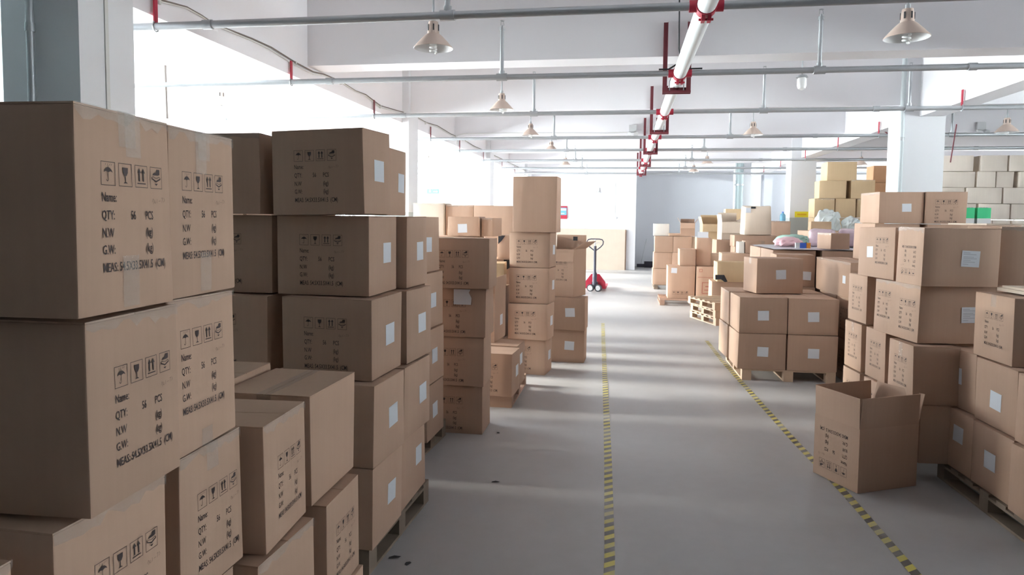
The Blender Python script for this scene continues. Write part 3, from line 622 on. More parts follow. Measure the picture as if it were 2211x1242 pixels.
def open_carton(X, Y, z, yaw, w, l, h, label, flaps, mat='card', deco='', roll=0, pitch=0, name='open_carton', ref='LN'):
    """open box: flaps = {side: (angle from upright outwards in degrees, length)}"""
    cnt[0] += 1; a = R_(yaw); c, s = math.cos(a), math.sin(a); sx = w / 2 if ref == 'RN' else -w / 2 if ref == 'LN' else 0; t = .005
    mb = MB(); mb.box(-w / 2, w / 2, 0, l, 0, t); mb.box(-w / 2, w / 2, 0, t, t, h).box(-w / 2, w / 2, l - t, l, t, h).box(-w / 2, -w / 2 + t, t, l - t, t, h).box(w / 2 - t, w / 2, t, l - t, t, h)
    o = mb.build(name, M[mat]); o.location = (X - sx * c, Y - sx * s, z); o.rotation_euler = (R_(pitch), R_(roll), a); tag(o, label, 'cardboard box')
    for sd, (ang, L) in flaps.items():
        A = R_(ang); m2 = MB(); wd = (w if sd in 'NF' else l) - .008
        m2.box(-wd / 2, wd / 2, -t, 0, 0, L)
        f = m2.build('flap', [M[mat]], o)
        if sd == 'N': f.location = (0, t, h); f.rotation_euler = (A, 0, 0)
        if sd == 'F': f.location = (0, l - t, h); f.rotation_euler = (A, 0, math.pi)
        if sd == 'R': f.location = (w / 2 - t, l / 2, h); f.rotation_euler = (A, 0, math.pi / 2)
        if sd == 'L': f.location = (-w / 2 + t, l / 2, h); f.rotation_euler = (A, 0, -math.pi / 2)
    sh = lambda p: p
    class S_:
        seed = 99
        def __call__(s, p): return p
    for tok in deco.split():
        p = tok.split(','); fc = p[1]; W = {'N': w, 'R': l, 'L': l}[fc]
        if p[0] in 'Pp': decal('handling_symbols', MARK_I, 'sym', (w, l, h), fc, W * (.76 if p[0] == 'P' else .25), h * (.16 if p[0] == 'P' else .76), 1.0 if len(p) < 3 else float(p[2]), math.pi if p[0] == 'P' else 0, [M['ink']], S_(), .0012, o)
        if p[0] == 'P': decal('printed_text', MARK, 'mark', (w, l, h), fc, W * .76, h * .16, 1.0 if len(p) < 3 else float(p[2]), math.pi, [M['ink'], M['ink_faint']], S_(), .0012, o)
        if p[0] == 'p': decal('printed_text', MARK, 'mark', (w, l, h), fc, W * .25, h * .76, 1.0 if len(p) < 3 else float(p[2]), 0, [M['ink'], M['ink_faint']], S_(), .0012, o)
        if p[0] == 's': decal('shipping_label', STICK, 's', (w, l, h), fc, W * float(p[2]), h * float(p[3]), 1, 0, [M['paper'], M['paper_line']], S_(), .0012, o)
    return o

def pallet(X, Y, yaw, w, l, label, mat='wood', h=.13, z=0.0, ref='LN', nblocks=3):
    a = R_(yaw); c, s = math.cos(a), math.sin(a); sx = w / 2 if ref == 'RN' else -w / 2 if ref == 'LN' else 0
    e = empty('pallet', (X - sx * c, Y - sx * s, z), a, label, 'pallet', None); m = M[mat]; bh = h - .018 * 2 - .016
    top = MB(); n = max(4, int(l / .17)); bw = .10
    for i in range(n):
        y = (l - bw) * i / (n - 1); top.box(-w / 2, w / 2, y, y + bw, h - .018, h)
    for x in (-w / 2, -.05, w / 2 - .10): top.box(x, x + .10, 0, l, h - .034, h - .018)
    top.build('deck_boards', m, e)
    for x in (-w / 2, -.05, w / 2 - .10):
        for y in (0, l / 2 - .05, l - .10): MB().box(x, x + .10, y, y + .10, .018, h - .034).build('block', m, e)
        MB().box(x, x + .10, 0, l, 0, .018).build('bottom_board', m, e)
    return e

# ------------------------------------------------------------------ left side: stack in the near left corner
NL = 'corner stack in the left foreground'
carton('RN', -1.07, 1.215, 1.588, 3, .545, .312, .432, 'topmost printed brown carton nearest the viewer, left foreground corner', 'p,R,1.02,.225,.745 t e,R b,R,.56,.78,1.0 b,R,.5,.02,.28')
carton('RN', -1.105, 1.545, 1.588, 3, .545, .318, .432, 'topmost printed brown carton just behind the nearest one, tape hanging over its print', 'p,R,.98,.17,.745 t e,R b,R,.45,.74,1.0 b,R,.5,.02,.26')
carton('RN', -1.085, 1.245, 1.165, 2.5, .545, .315, .417, 'big printed brown carton under the nearest topmost one, frayed tape on top edge', 'p,R,.98,.25,.735 e,R')
carton('RN', -1.13, 1.568, 1.165, 2.5, .545, .318, .417, 'printed brown carton, second layer, right half of the foreground stack', 'p,R,.98,.16,.80 e,R b,R,.5,0,.12')
carton('RN', -1.13, 1.20, .738, -1, .545, .335, .415, 'printed brown carton, third layer, cut by the bottom of the photo', 'p,R,.98,.3,.72 e,R')
carton('RN', -1.155, 1.635, .738, 0, .545, .30, .415, 'printed brown carton, third layer, standing apart beside the dark gap', 'p,R,.98,.25,.70 e,R t')
carton('RN', -1.17, .81, .738, 0, .545, .335, .385, 'carton whose corner just shows in the bottom left of the photo', 'e,R')
carton('RN', -1.15, .80, .330, 0, .545, .345, .405, 'hidden lower carton, nearest in the left foreground stack', '')
carton('RN', -1.14, 1.16, .330, 0, .545, .36, .405, 'lower carton under the third layer of the foreground stack', 'p,R')
carton('RN', -1.16, 1.54, .330, 0, .545, .35, .405, 'lower carton beneath the third layer box beside the dark gap', 'p,R')
for i, y in enumerate((.80, 1.16, 1.54)): carton('RN', -1.15, y, 0, 0, .545, .35, .328, ['nearest', 'middle', 'rear'][i] + ' bottom carton of the left foreground stack, on the floor', '')
# low stack B
carton('RN', -1.10, 1.975, .728, 4, .545, .325, .413, 'printed carton with frosted tape edge on the low left stack', 'p,R,.92,.28,.70 e,R')
carton('RN', -1.125, 2.345, .728, 0, .36, .42, .415, 'plain carton with broad dark top on the low left stack', 't')
carton('RN', -1.495, 2.36, .728, 2, .545, .42, .435, 'carton top just showing beside the broad plain carton, low left stack', '')
carton('RN', -1.095, 1.915, .330, -3, .545, .36, .395, 'plain carton below the frosted tape carton, low left stack', 'e,R')
carton('RN', -1.08, 2.38, .330, 1, .545, .33, .395, 'printed carton below the plain broad carton, low left stack', 'p,R,.92,.25,.72')
carton('RN', -1.06, 1.94, 0, 0, .545, .36, .328, 'bottom carton of the low left stack, nearer one', '')
carton('RN', -1.07, 2.36, 0, 0, .545, .36, .328, 'bottom carton of the low left stack, farther one', '')
o = MB().box(0, .30, 0, .22, 0, .012, 0).box(.04, .26, .03, .20, .012, .020).build('flattened_cardboard', M['card']); o.location = (-1.05, 2.62, 0.0); o.rotation_euler = (0, 0, .2); tag(o, 'small flattened cardboard piece on the floor at the bottom edge', 'cardboard')

# ------------------------------------------------------------------ left side: tall labelled stack C
pallet(-1.235, 3.22, -2, 1.15, .95, 'dark old pallet under the tall labelled left stack', 'wood_dark', .14, 0, 'RN')
pallet(-1.47, 4.82, -3, 1.1, .66, 'dark old pallet under the farther column of labelled boxes', 'wood_dark', .14, 0, 'RN')

carton('RN', -1.28, 3.29, 1.806, -3.5, 0.505, 0.33, 0.43, 'topmost labelled carton in the front column of the tall left stack', 's,R,.55,.52 p,N', roll=-1.2)
carton('RN', -1.29, 3.37, 1.388, -1, 0.505, 0.42, 0.416, 'second from top labelled carton in the front column of the tall left stack', 's,R,.62,.52 p,N')
carton('RN', -1.24, 3.28, 0.972, -2.4, 0.49, 0.41, 0.414, 'middle labelled carton in the front column of the tall left stack', 's,R,.58,.5 p,N')
carton('RN', -1.2, 3.2, 0.556, -2.5, 0.5, 0.41, 0.414, 'second from bottom labelled carton in the front column of the tall left stack', 's,R,.6,.5 p,N')
carton('RN', -1.21, 3.2, 0.14, -1.5, 0.5, 0.43, 0.414, 'bottom labelled carton in the front column of the tall left stack', 's,R,.6,.5 p,N')
carton('RN', -1.31, 3.7, 1.806, 1, 0.52, 0.36, 0.38, 'topmost labelled carton in the second column of the tall left stack', 's,R,.72,.5')
carton('RN', -1.235, 3.82, 1.388, -1.6, 0.52, 0.37, 0.414, 'second from top labelled carton in the second column of the tall left stack', 's,R,.62,.5')
carton('RN', -1.2, 3.715, 0.972, -4.5, 0.52, 0.38, 0.413, 'middle labelled carton in the second column of the tall left stack', 's,R,.6,.5')
carton('RN', -1.19, 3.64, 0.556, -3.3, 0.52, 0.42, 0.412, 'second from bottom labelled carton in the second column of the tall left stack', 's,R,.7,.5')
carton('RN', -1.215, 3.66, 0.14, 0, 0.52, 0.47, 0.412, 'bottom labelled carton in the second column of the tall left stack', 's,R,.7,.55')
carton('RN', -1.455, 4.84, 1.388, -3, 0.545, 0.41, 0.414, 'topmost labelled carton in the third column behind the tall left stack', 's,R,.4,.5')
carton('RN', -1.43, 4.84, 0.972, -4, 0.545, 0.41, 0.414, 'second from top labelled carton in the third column behind the tall left stack', 's,R,.45,.5')
carton('RN', -1.42, 4.84, 0.556, -4, 0.545, 0.4, 0.412, 'second from bottom labelled carton in the third column behind the tall left stack', 's,R,.45,.5')
carton('RN', -1.41, 4.84, 0.14, -1.6, 0.545, 0.42, 0.412, 'bottom labelled carton in the third column behind the tall left stack', 's,R,.45,.5')
carton('RN', -1.86, 3.33, 1.806, 0, .545, .40, 0.414, 'topmost dark carton in the shaded column left of the tall labelled stack', 'e,N')
carton('RN', -1.835, 3.4, 1.388, 0, .545, .40, 0.414, 'second from top dark carton in the shaded column left of the tall labelled stack', 'p,N')
carton('RN', -1.83, 3.33, 0.972, 0, .545, .40, 0.412, 'middle dark carton in the shaded column left of the tall labelled stack', 'p,N')
carton('RN', -1.84, 3.33, 0.556, 0, .545, .40, 0.412, 'second from bottom dark carton in the shaded column left of the tall labelled stack', 'p,N')
carton('RN', -1.84, 3.33, 0.14, 0, .545, .40, 0.412, 'bottom dark carton in the shaded column left of the tall labelled stack', 'p,N')
carton('RN', -1.07, 5.42, 1.228, 0, .545, .335, 0.404, 'topmost printed carton of the dark four high stack left of the aisle', 'p,N,1.2,.24')
carton('RN', -1.11, 5.5, 0.82, 0, .545, .335, 0.405, 'second from top printed carton of the dark four high stack left of the aisle', 'p,N,1.2,.24')
carton('RN', -1.13, 5.52, 0.41, 0, .545, .335, 0.408, 'second from bottom printed carton of the dark four high stack left of the aisle', 'p,N,1.2,.24')
carton('RN', -1.145, 5.55, 0, 0, .545, .335, 0.408, 'bottom printed carton of the dark four high stack left of the aisle', 'p,N,1.2,.24')
carton('RN', -.765, 7.74, 1.641, -1.5, .50, .36, .625, 'tall plain carton on top of the slim printed tower by the aisle', '')
carton('RN', -0.845, 7.8, 1.236, -7, 0.47, 0.35, 0.403, 'topmost printed carton of the slim tower beside the aisle', 'p,N,1.18,.18,.8 s,R,.62,.5')
carton('RN', -0.85, 7.8, 0.824, -7, 0.47, 0.355, 0.41, 'second printed carton of the slim tower beside the aisle', 'p,N,1.18,.18,.8 s,R,.62,.5')
carton('RN', -0.86, 7.76, 0.412, -7.5, 0.46, 0.35, 0.41, 'third printed carton of the slim tower beside the aisle', 'p,N,1.18,.18,.8 s,R,.62,.5')
carton('RN', -0.88, 7.82, 0, -6, 0.5, 0.345, 0.41, 'bottom printed carton of the slim tower beside the aisle', 'p,N,1.18,.18,.8 s,R,.62,.5')

o = MB().add([(0,0,0),(.145,0,0),(.15,-.004,.055),(.128,-.006,.10),(.14,-.003,.125),(0,0,.125)], [(0,1,2,3,4,5)]).add([(0,.001,0),(.145,.001,0),(.15,-.003,.055),(.128,-.005,.10),(.14,-.002,.125),(0,.001,.125)], [(5,4,3,2,1,0)]).build('torn_paper', M['paper']); o.location = (-1.375, 5.485, 1.09); tag(o, 'torn white sheet of paper hanging on the dark printed stack', 'paper')
carton('RN', -.48, 8.57, .410, -3, .545, .34, .405, 'upper of the two short labelled boxes right of the slim tower', 's,N,.66,.55')
carton('RN', -.485, 8.60, 0, -2, .545, .34, .408, 'lower of the two short labelled boxes right of the slim tower, on the floor', 's,N,.66,.52')
open_carton(-.63, 8.60, .817, -19, .42, .40, .60, 'tall open carton with raised flaps standing on the two short boxes', {'R': (55, .17), 'F': (4, .17), 'N': (174, .16), 'L': (20, .17)}, 'card', 'p,N,1.1', ref='RN')
MB().box(-.03, .03, -.004, .0, 0, .05).build('black_corner_tape', M['black_tape'], bpy.data.objects['open_carton'], loc=(.10, .30, .70))
for i in range(3):  # unseen cartons added to stop sun from the nearest left window
    for k in range(2): carton('RN', -2.62, 3.72 + .78 * i, 1.0 * k, 0, .5, .74, .998, '%s big carton of the %s unseen pair added to block sun behind the tall labelled stack' % (['lower', 'upper'][k], ['near', 'middle', 'far'][i]), '')
# boxes cluttered behind the dark stack
pallet(-1.035, 6.42, 0, .9, .95, 'wooden pallet under the low pair of labelled boxes', 'wood_red', .12, 0, 'RN')
carton('RN', -1.02, 6.33, .122, -2, .50, .365, .405, 'nearer low labelled box on the wooden pallet beside the dark stack', 'p,N s,R,.62,.52')
carton('RN', -1.035, 6.70, .122, -3, .50, .38, .415, 'farther low labelled box on the wooden pallet beside the dark stack', 's,R,.5,.62')
o = MB().box(-.50, 0, 0, .006, 0, .125).build('cardboard_strip', M['card']); o.location = (-1.035, 6.40, 0); tag(o, 'strip of cardboard leaning in front of the low pallet', 'cardboard')
open_carton(-1.29, 6.84, .535, -3, .30, .50, .44, 'narrow open carton with a raised flap on the low labelled pair', {'R': (2, .22), 'F': (5, .15), 'N': (178, .10), 'L': (8, .2)}, 'card', 's,R,.6,.45', ref='RN')
carton('RN', -1.37, 7.75, 0, 0, .60, .5, 1.0, 'large carton behind the narrow open one, mostly hidden', '', 'card')
carton('RN', -1.36, 7.78, 1.0, 6, .40, .4, .28, 'yellowish small carton behind the dark printed stack', '', 'card_yellow')
carton('RN', -1.86, 8.5, 0, 0, .62, .55, 1.56, 'hidden tall support carton behind the dark printed stack', '')
carton('RN', -1.82, 8.52, 1.562, -2, .40, .36, .25, 'small labelled box with taped side above the dark stack', 's,N,.48,.4 e,R')
carton('RN', -1.65, 8.56, 1.562, -8, .15, .36, .235, 'slim taped box beside the small labelled box above the dark stack', 'e,N')
for i, (x, y, zz) in enumerate(((-1.55, 7.82, 0), (-1.56, 7.84, .41), (-1.55, 7.83, .82))): pass
carton('RN', -1.42, 9.3, 0, -4, .50, .5, .87, 'lower brown box behind the slim tower on its left', '')
carton('RN', -1.42, 9.3, .872, 5, .46, .5, .37, 'dark sided box with black tape patch left of the slim tower', 'b,N,.8,.6,1')
carton('RN', -1.46, 9.35, 1.244, -5, .27, .5, .32, 'brown box with black taped corner left of the slim tower', '')
MB().add([(0,0,0),(.10,0,0),(0,0,-.12),(.05,0,-.07)], [(0,2,3,1)]).build('black_corner_tape', M['black_tape'], [o for o in bpy.data.objects if o.get('label','').startswith('brown box with black taped corner')][0], loc=(-.13, -.006, .312))
MB().add([(0,0,0),(.18,0,0),(0,0,-.16),(.10,0,-.10)], [(0,2,3,1)]).build('black_corner_tape', M['black_tape'], [o for o in bpy.data.objects if o.get('label','').startswith('dark sided box with black')][0], loc=(.02, -.008, .36))
carton('RN', -1.64, 10.05, 0, 0, .57, .6, 1.44, 'hidden tall carton far behind the slim tower', '')
carton('RN', -1.60, 10.0, 1.442, -3, .62, .55, .535, 'wide plain carton behind the slim tower on its left', 'e,L')
carton('RN', -2.23, 10.0, 0, 0, .90, .6, 1.35, 'hidden tall carton at the back left', '')
carton('LN', -3.13, 10.0, 1.352, 0, .462, .5, .655, 'big pale carton, highest at the back left', 'e,N', 'card_pale')
carton('LN', -2.655, 10.08, 1.352, -2, .42, .5, .63, 'brown carton right of the big pale one at the back left', 'e,N')


# ------------------------------------------------------------------ pallet truck, board bundle, broom corner
def pallet_truck(x, y, rz):
    e = empty('pallet_truck', (x, y, 0), rz, 'red hand pallet truck with upright loop handle at the end of the left row', 'pallet truck')
    k = 1.0
    for s in (-1, 1):
        MB().add([(s * .19 - .08, .25, .05), (s * .19 + .08, .25, .05), (s * .19 + .06, 1.35, .05), (s * .19 - .06, 1.35, .05), (s * .19 - .08, .25, .11), (s * .19 + .08, .25, .11), (s * .19 + .06, 1.35, .085), (s * .19 - .06, 1.35, .085)],
                 [(0, 3, 2, 1), (4, 5, 6, 7), (0, 1, 5, 4), (2, 3, 7, 6), (1, 2, 6, 5), (0, 4, 7, 3)]).build('fork', M['red'], e)
        MB().tube([(s * .19 - .04, 1.2, .041), (s * .19 + .04, 1.2, .041)], .04, 16).build('fork_roller', M['dark'], e, True)
    MB().add([(-.27, .16, .06), (.27, .16, .06), (.27, .30, .06), (-.27, .30, .06), (-.25, .17, .22), (.25, .17, .22), (.25, .30, .22), (-.25, .30, .22), (-.10, .19, .42), (.10, .19, .42), (.10, .28, .42), (-.10, .28, .42)],
             [(0, 3, 2, 1), (0, 1, 5, 4), (1, 2, 6, 5), (2, 3, 7, 6), (3, 0, 4, 7), (4, 5, 9, 8), (5, 6, 10, 9), (6, 7, 11, 10), (7, 4, 8, 11), (8, 9, 10, 11)]).build('chassis', M['red'], e)
    MB().tube([(0, .04, .10), (0, .04, .46)], .055, 16).tube([(0, .04, .46), (0, .04, .54)], .035, 16).box(-.07, .07, .02, .20, .16, .24).build('hydraulic_pump', M['dark_steel'], e, True)
    for s in (-1, 1):
        w = MB().tube([(s * .095 - .01, -.03, .09), (s * .095 + .01, .03, .09)], .09, 24).build('steering_wheel', M['dark'], e, True)
        MB().tube([(s * .095 - .011, -.033, .09), (s * .095 + .011, .033, .09)], .062, 20).build('wheel_hub', pbr('pale_wheel_hub', (.5, .5, .5), .4), w, True)
    sh = [(0, .03, .48), (0, .015, .80), (0, 0, 1.13)]
    MB().tube([(0, .03, .36), (0, .028, .50)], [.06, .034], 14).tube(sh, .034, 12).build('handle_shaft', M['dark_steel'], e, True)
    MB().tube([(0, 0, 1.00), (-.13, 0, 1.10), (-.19, 0, 1.17), (-.20, 0, 1.24), (-.17, 0, 1.285), (-.10, 0, 1.30), (.10, 0, 1.30), (.17, 0, 1.285), (.20, 0, 1.24), (.19, 0, 1.17), (.13, 0, 1.10), (0, 0, 1.00)], .015, 10).build('loop_handle', M['dark_steel'], e, True)
    MB().tube([(0, 0, 1.13), (0, 0, 1.20), (0, 0, 1.295)], .014, 8).tube([(.0, -.01, 1.16), (.07, -.012, 1.22), (.11, -.012, 1.20)], .006, 8).build('control_lever', M['galv'], e, True)
    return e
pallet_truck(-.74, 17.2, R_(-2))
e = empty('cardboard_sheet_bundle', (-1.6, 24.75, 0), 0, 'wide pale stack of flat cardboard sheets standing against the bright end wall', 'cardboard sheets')
MB().box(-1.65, 1.58, -.05, .0, 0, 1.43).build('front_sheet', M['card_pale'], e)
for i in range(4): MB().box(-1.6 + .01 * i, 1.60 + .02 * (i % 2), .004 + i * .045, .045 + i * .045, 0, 1.43 - .008 * i).build('sheet', M['card'], e)
e = empty('broom', (.58, 26.5, 0), 0, 'broom leaning in the corner beside the grey end wall', 'broom')
MB().tube([(0, 0, .10), (.20, .42, 1.05)], .012, 8).build('broom_stick', M['galv'], e, True); MB().box(-.15, .15, -.04, .04, 0, .12).build('broom_head', M['dark_steel'], e)
o = MB().add([(-.2, -.15, 0), (.2, -.15, 0), (.2, .15, 0), (-.2, .15, 0), (-.2, .15, .22), (.2, .15, .22)], [(0, 1, 2, 3), (3, 2, 5, 4), (0, 3, 4), (1, 5, 2)]).build('dustpan', M['dark_steel'], loc=(.90, 26.35, .002)); tag(o, 'dark dustpan on the floor beside the broom', 'dustpan')
carton('LN', 1.12, 26.0, 0, 5, .50, .4, .55, 'small dark box on the floor beside the broom', '')
carton('LN', 1.38, 25.5, 0, -4, .42, .4, .85, 'narrow upright box beside the far left pallet load and broom', '')

# ------------------------------------------------------------------ right side, pallet load with square labels
pallet(1.325, 8.06, 1, 1.0, 1.15, 'wooden pallet under the load of square labelled boxes right of the aisle', 'wood')
PL = 'square labelled load right of the aisle'
carton('LN', 1.27, 8.04, .13, 2, .518, .56, .405, 'lower front box, aisle side, of the square labelled pallet load', 's,N,.52,.5')
carton('LN', 1.803, 8.06, .13, 1, .53, .56, .405, 'lower front box, far side from the aisle, of the square labelled pallet load', 's,N,.52,.5')
carton('LN', 1.275, 8.045, .537, 2, .515, .57, .405, 'upper front box, aisle side, of the square labelled pallet load', 's,N,.5,.5')
carton('LN', 1.80, 8.06, .537, 1.5, .53, .56, .405, 'upper front box, far side from the aisle, of the square labelled pallet load', 's,N,.5,.5')
carton('LN', 1.235, 8.66, .13, 3, .53, .54, .405, 'lower rear box of the square labelled load, aisle side', 'e,L')
carton('LN', 1.79, 8.65, .13, 1, .53, .54, .405, 'lower rear box of the square labelled load, hidden side', '')
carton('LN', 1.245, 8.66, .537, 3, .53, .54, .405, 'upper rear box of the square labelled load, aisle side', 'e,L')
carton('LN', 1.79, 8.65, .537, 1, .53, .54, .405, 'upper rear box of the square labelled load, hidden side', '')
carton('LN', 1.51, 8.42, .950, 12, .555, .39, .410, 'single labelled box placed askew on top of the square labelled load', 's,N,.52,.54 t')
carton('LN', 1.93, 9.40, .950, 0, .46, .42, .415, 'labelled box standing just behind the askew top box', 's,N,.80,.35')
carton('LN', 1.86, 9.38, 0, 0, .545, .42, .948, 'hidden tall carton supporting the labelled box behind the askew one', '')
carton('LN', 2.43, 8.06, .950, 2, .38, 1.22, .402, 'long pale box lying along the aisle behind the square labelled load', 's,L,.85,.5,.8 e,L t')
carton('LN', 2.46, 8.0, 0, 2, .36, .55, .47, 'lower pale box beneath the long pale box, nearer', 'p,L')
carton('LN', 2.46, 8.0, .473, 2, .36, .55, .475, 'pale box directly beneath the near end of the long pale box', 'p,L')
carton('LN', 2.44, 8.6, 0, 2, .36, .6, .948, 'pale carton beneath the far end of the long pale box', '')
# platform behind, carrying the bags
for i, (x, y, w, l, h, d) in enumerate([(1.98, 9.9, .55, .85, 1.40, 'left front'), (1.98, 10.8, .60, .85, 1.40, 'left rear'), (2.62, 9.9, .64, .85, 1.40, 'middle front'), (2.62, 10.8, .66, .9, 1.40, 'middle rear'), (3.31, 9.9, .30, 1.7, 1.40, 'right end')]):
    carton('LN', x, y, 0, 0, w, l, h, 'large carton, %s, in the platform of boxes under the plastic sheet' % d, '')
def cloth(name, x0, x1, y0, y1, z, amp, mat, label, cat, n=26, seed=1, drop=.05):
    r = random.Random(seed); ph = [r.uniform(0, 6) for _ in range(6)]; vs = []; fs = []
    for j in range(n + 1):
        for i in range(n + 1):
            u, v = i / n, j / n; e_ = min(u, 1 - u, v, 1 - v)
            zz = z + amp * (1 + math.sin(9 * u + 5 * v + ph[0]) * .5 + math.sin(17 * v - 6 * u + ph[1]) * .3 + math.sin(31 * u + ph[2]) * .2)
            ex = .02 * math.sin(14 * v + ph[3]); ey = .03 * math.sin(11 * u + ph[4])
            vs.append((x0 + (x1 - x0) * u + ex, y0 + (y1 - y0) * v + ey, zz))
    for j in range(n):
        for i in range(n): a = j * (n + 1) + i; fs.append((a, a + 1, a + n + 2, a + n + 1))
    mb = MB().add(vs, fs); o = mb.build(name, mat, smooth=True); return tag(o, label, cat)
cloth('plastic_sheet', 1.97, 3.62, 9.88, 11.65, 1.403, .009, M['sheet'], 'crumpled pale plastic sheet spread over the boxes behind the askew box', 'plastic sheet')
def sack(name, x, y, z, sx, sy, sz, mat, label, seed=1, amp=.12, cat='sack'):
    bm = bmesh.new(); bmesh.ops.create_icosphere(bm, subdivisions=4, radius=1); r = random.Random(seed); ph = [r.uniform(0, 6.3) for _ in range(9)]
    for v in bm.verts:
        p = v.co.copy(); q = Vector((math.copysign(abs(p.x) ** .75, p.x), math.copysign(abs(p.y) ** .75, p.y), p.z))
        n = 1 + amp * (math.sin(5 * p.x + ph[0]) * math.sin(4 * p.y + ph[1]) + .5 * math.sin(9 * p.y + 7 * p.z + ph[2]) + .35 * math.sin(16 * p.x - 9 * p.z + ph[3]))
        v.co = Vector((q.x * sx * n, q.y * sy * n, (max(-.55, q.z * n) + .55) / 1.55 * sz))
    me = bpy.data.meshes.new(name); bm.to_mesh(me); bm.free(); me.materials.append(mat); o = link(name, me, None, True, (x, y, z)); return tag(o, label, cat)
sack('green_sack', 2.72, 12.05, 1.378, .27, .25, .19, M['green_bag'], 'pale green woven sack behind the pink one', 3)
carton('LN', 2.32, 11.75, 0, 0, .82, .6, 1.375, 'hidden big carton under the pale green sack', '')
sack('pink_sack', 2.43, 11.05, 1.42, .19, .17, .13, M['pink_bag'], 'pale pink sack lying in front of the green sack', 5)
carton('LN', 2.72, 10.55, 1.425, -8, .35, .5, .20, 'pink tinted box in the bundle pile', '', 'card_pale') if False else None
def bundle(x, y, z, w, l, h, yaw, label, seed):
    sh = Shape(w, l, h, seed, .02, .03); mb = MB(); rounded(mb, w, l, h, .05, sh); o = mb.build('wrapped_bundle', M['wrap'], smooth=True)
    o.location = (x, y, z); o.rotation_euler = (0, 0, R_(yaw)); tag(o, label, 'wrapped bundle', 'plastic wrapped bundles')
bundle(2.84, 10.85, 1.42, .36, .4, .27, -18, 'pinkish plastic wrapped bundle right of the sacks, nearer the aisle', 2)
bundle(3.32, 10.98, 1.42, .38, .4, .28, -18, 'pinkish plastic wrapped bundle farther right, against the big pale stack', 4)
carton('LN', 2.74, 9.98, 1.418, 20, .29, .3, .22, 'small open faced box in front of the farther wrapped bundle', 'e,L')
o = MB().box(0, .055, 0, .05, 0, .075, 0).build('spool_box', M['plastic_white'], loc=(2.33, 10.15, 1.42)); tag(o, 'tiny white box beside the blue one on the plastic sheet', 'box')
o = MB().box(0, .085, 0, .05, 0, .075, 0).build('blue_box', M['blue'], loc=(2.385, 10.15, 1.42)); tag(o, 'tiny blue box on the plastic sheet', 'box')
o = MB().box(0, .05, 0, .05, 0, .075, 0).build('orange_box', M['orange'], loc=(2.475, 10.15, 1.42)); tag(o, 'tiny orange box beside the blue one on the plastic sheet', 'box')
sack('clear_plastic_bag', 3.62, 13.5, 1.63, .20, .22, .37, M['clear_bag'], 'translucent plastic bag heaped before the yellowish carton pile', 8, .16, 'plastic bag')
sack('clear_plastic_bag', 3.98, 13.25, 1.63, .13, .2, .24, M['clear_bag'], 'smaller translucent plastic bag spilling to the right of the larger one', 9, .18, 'plastic bag')
carton('LN', 3.20, 12.95, 0, 0, 1.0, .9, 1.625, 'hidden big carton under the translucent plastic bags', '')
carton('LN', 3.22, 12.97, 1.63, 0, .34, .18, .165, 'dark brown box below the translucent plastic bag', '', 'card_in')

# ------------------------------------------------------------------ right side, middle distance around the stacked pallets
for i in range(3): pallet(1.54 - .01 * i, 12.13 + .015 * i, 19 + (0, -1.5, 1)[i], .95, 1.05, ['bottom', 'middle', 'top'][i] + ' empty wooden pallet of the three stacked beside the aisle', 'wood', .13, .131 * i, 'LN')
carton('LN', 1.52, 11.35, 0, 1, .55, .55, .47, 'hidden carton below the olive toned box', '') if False else None
carton('LN', 2.55, 12.0, 0, 0, .40, .4, .2, 'x', '') if False else None
carton('LN', 1.60, 13.46, 0, 1, .62, .48, .25, 'low box behind the stacked pallets', '', 'card')
carton('LN', 1.62, 13.46, .251, 1, .62, .48, .395, 'box with white edges behind the stacked pallets', 'e,L')
carton('LN', 1.70, 13.40, .648, 1, .58, .50, .37, 'olive toned box with black plastic at its corner', 'e,L', 'card_yellow')
carton('LN', 1.84, 13.92, 0, 0, .90, .55, .968, 'hidden carton behind the olive toned box', '')
carton('LN', 1.84, 13.92, .970, -1, .90, .50, .19, 'shallow brown box above and behind the olive toned box', '')
o = MB().add([(0, 0, .12), (.16, 0, .12), (.22, -.01, .0), (.17, -.03, -.01), (.10, -.02, .04), (0, -.02, .03)], [(0, 1, 2, 3, 4, 5)]).add([(0, .02, .12), (.16, .02, .12), (.22, .02, .0), (.17, 0, -.01), (.10, 0, .04), (0, 0, .03)], [(5, 4, 3, 2, 1, 0)]).build('black_plastic_scrap', M['black_tape'], loc=(1.66, 13.33, .66)); tag(o, 'black plastic scrap at the corner of the olive toned box', 'plastic scrap')
pallet(.73, 14.8, 0, 1.38, 1.0, 'reddish wooden pallet under the upright printed carton', 'wood_red', .13)
carton('LN', .895, 15.02, .13, 0, .56, .5, .69, 'tall upright carton with small printed symbols on the reddish pallet', 's,N,.23,.86,1.0 e,L')
MARKROW = Flat(); icons(MARKROW, 0, 0, 1.6)
_o = [o for o in bpy.data.objects if o.get('label', '').startswith('tall upright carton with small')][0]
decal('printed_symbols', MARKROW, 'row', (.56, .5, .69), 'N', .10, .16, 1.0, 0, [M['ink']], type('S', (), {'seed': 77, '__call__': lambda s, p: p})(), .006, _o)
def redbox():
    o = carton('LN', 1.48, 15.0, .13, -1, .55, .5, .69, 'carton with faded red printed panel behind the stacked pallets', '')
    f = Flat().frame(.12, .12, .46, .36, .012).rect(.17, .19, .41, .205).rect(.19, .26, .40, .28).frame(.06, .575, .12, .64, .008).rect(.03, .46, .52, .468)
    decal('red_print', f, 'red', (.55, .5, .69), 'N', 0, 0, 1, 0, [M['ink_red']], type('S', (), {'seed': 78, '__call__': lambda s, p: p})(), .006, o)
redbox()
carton('LN', 1.14, 15.1, .822, 2, .33, .4, .36, 'reddish brown box on the upright printed carton', 'e,L')
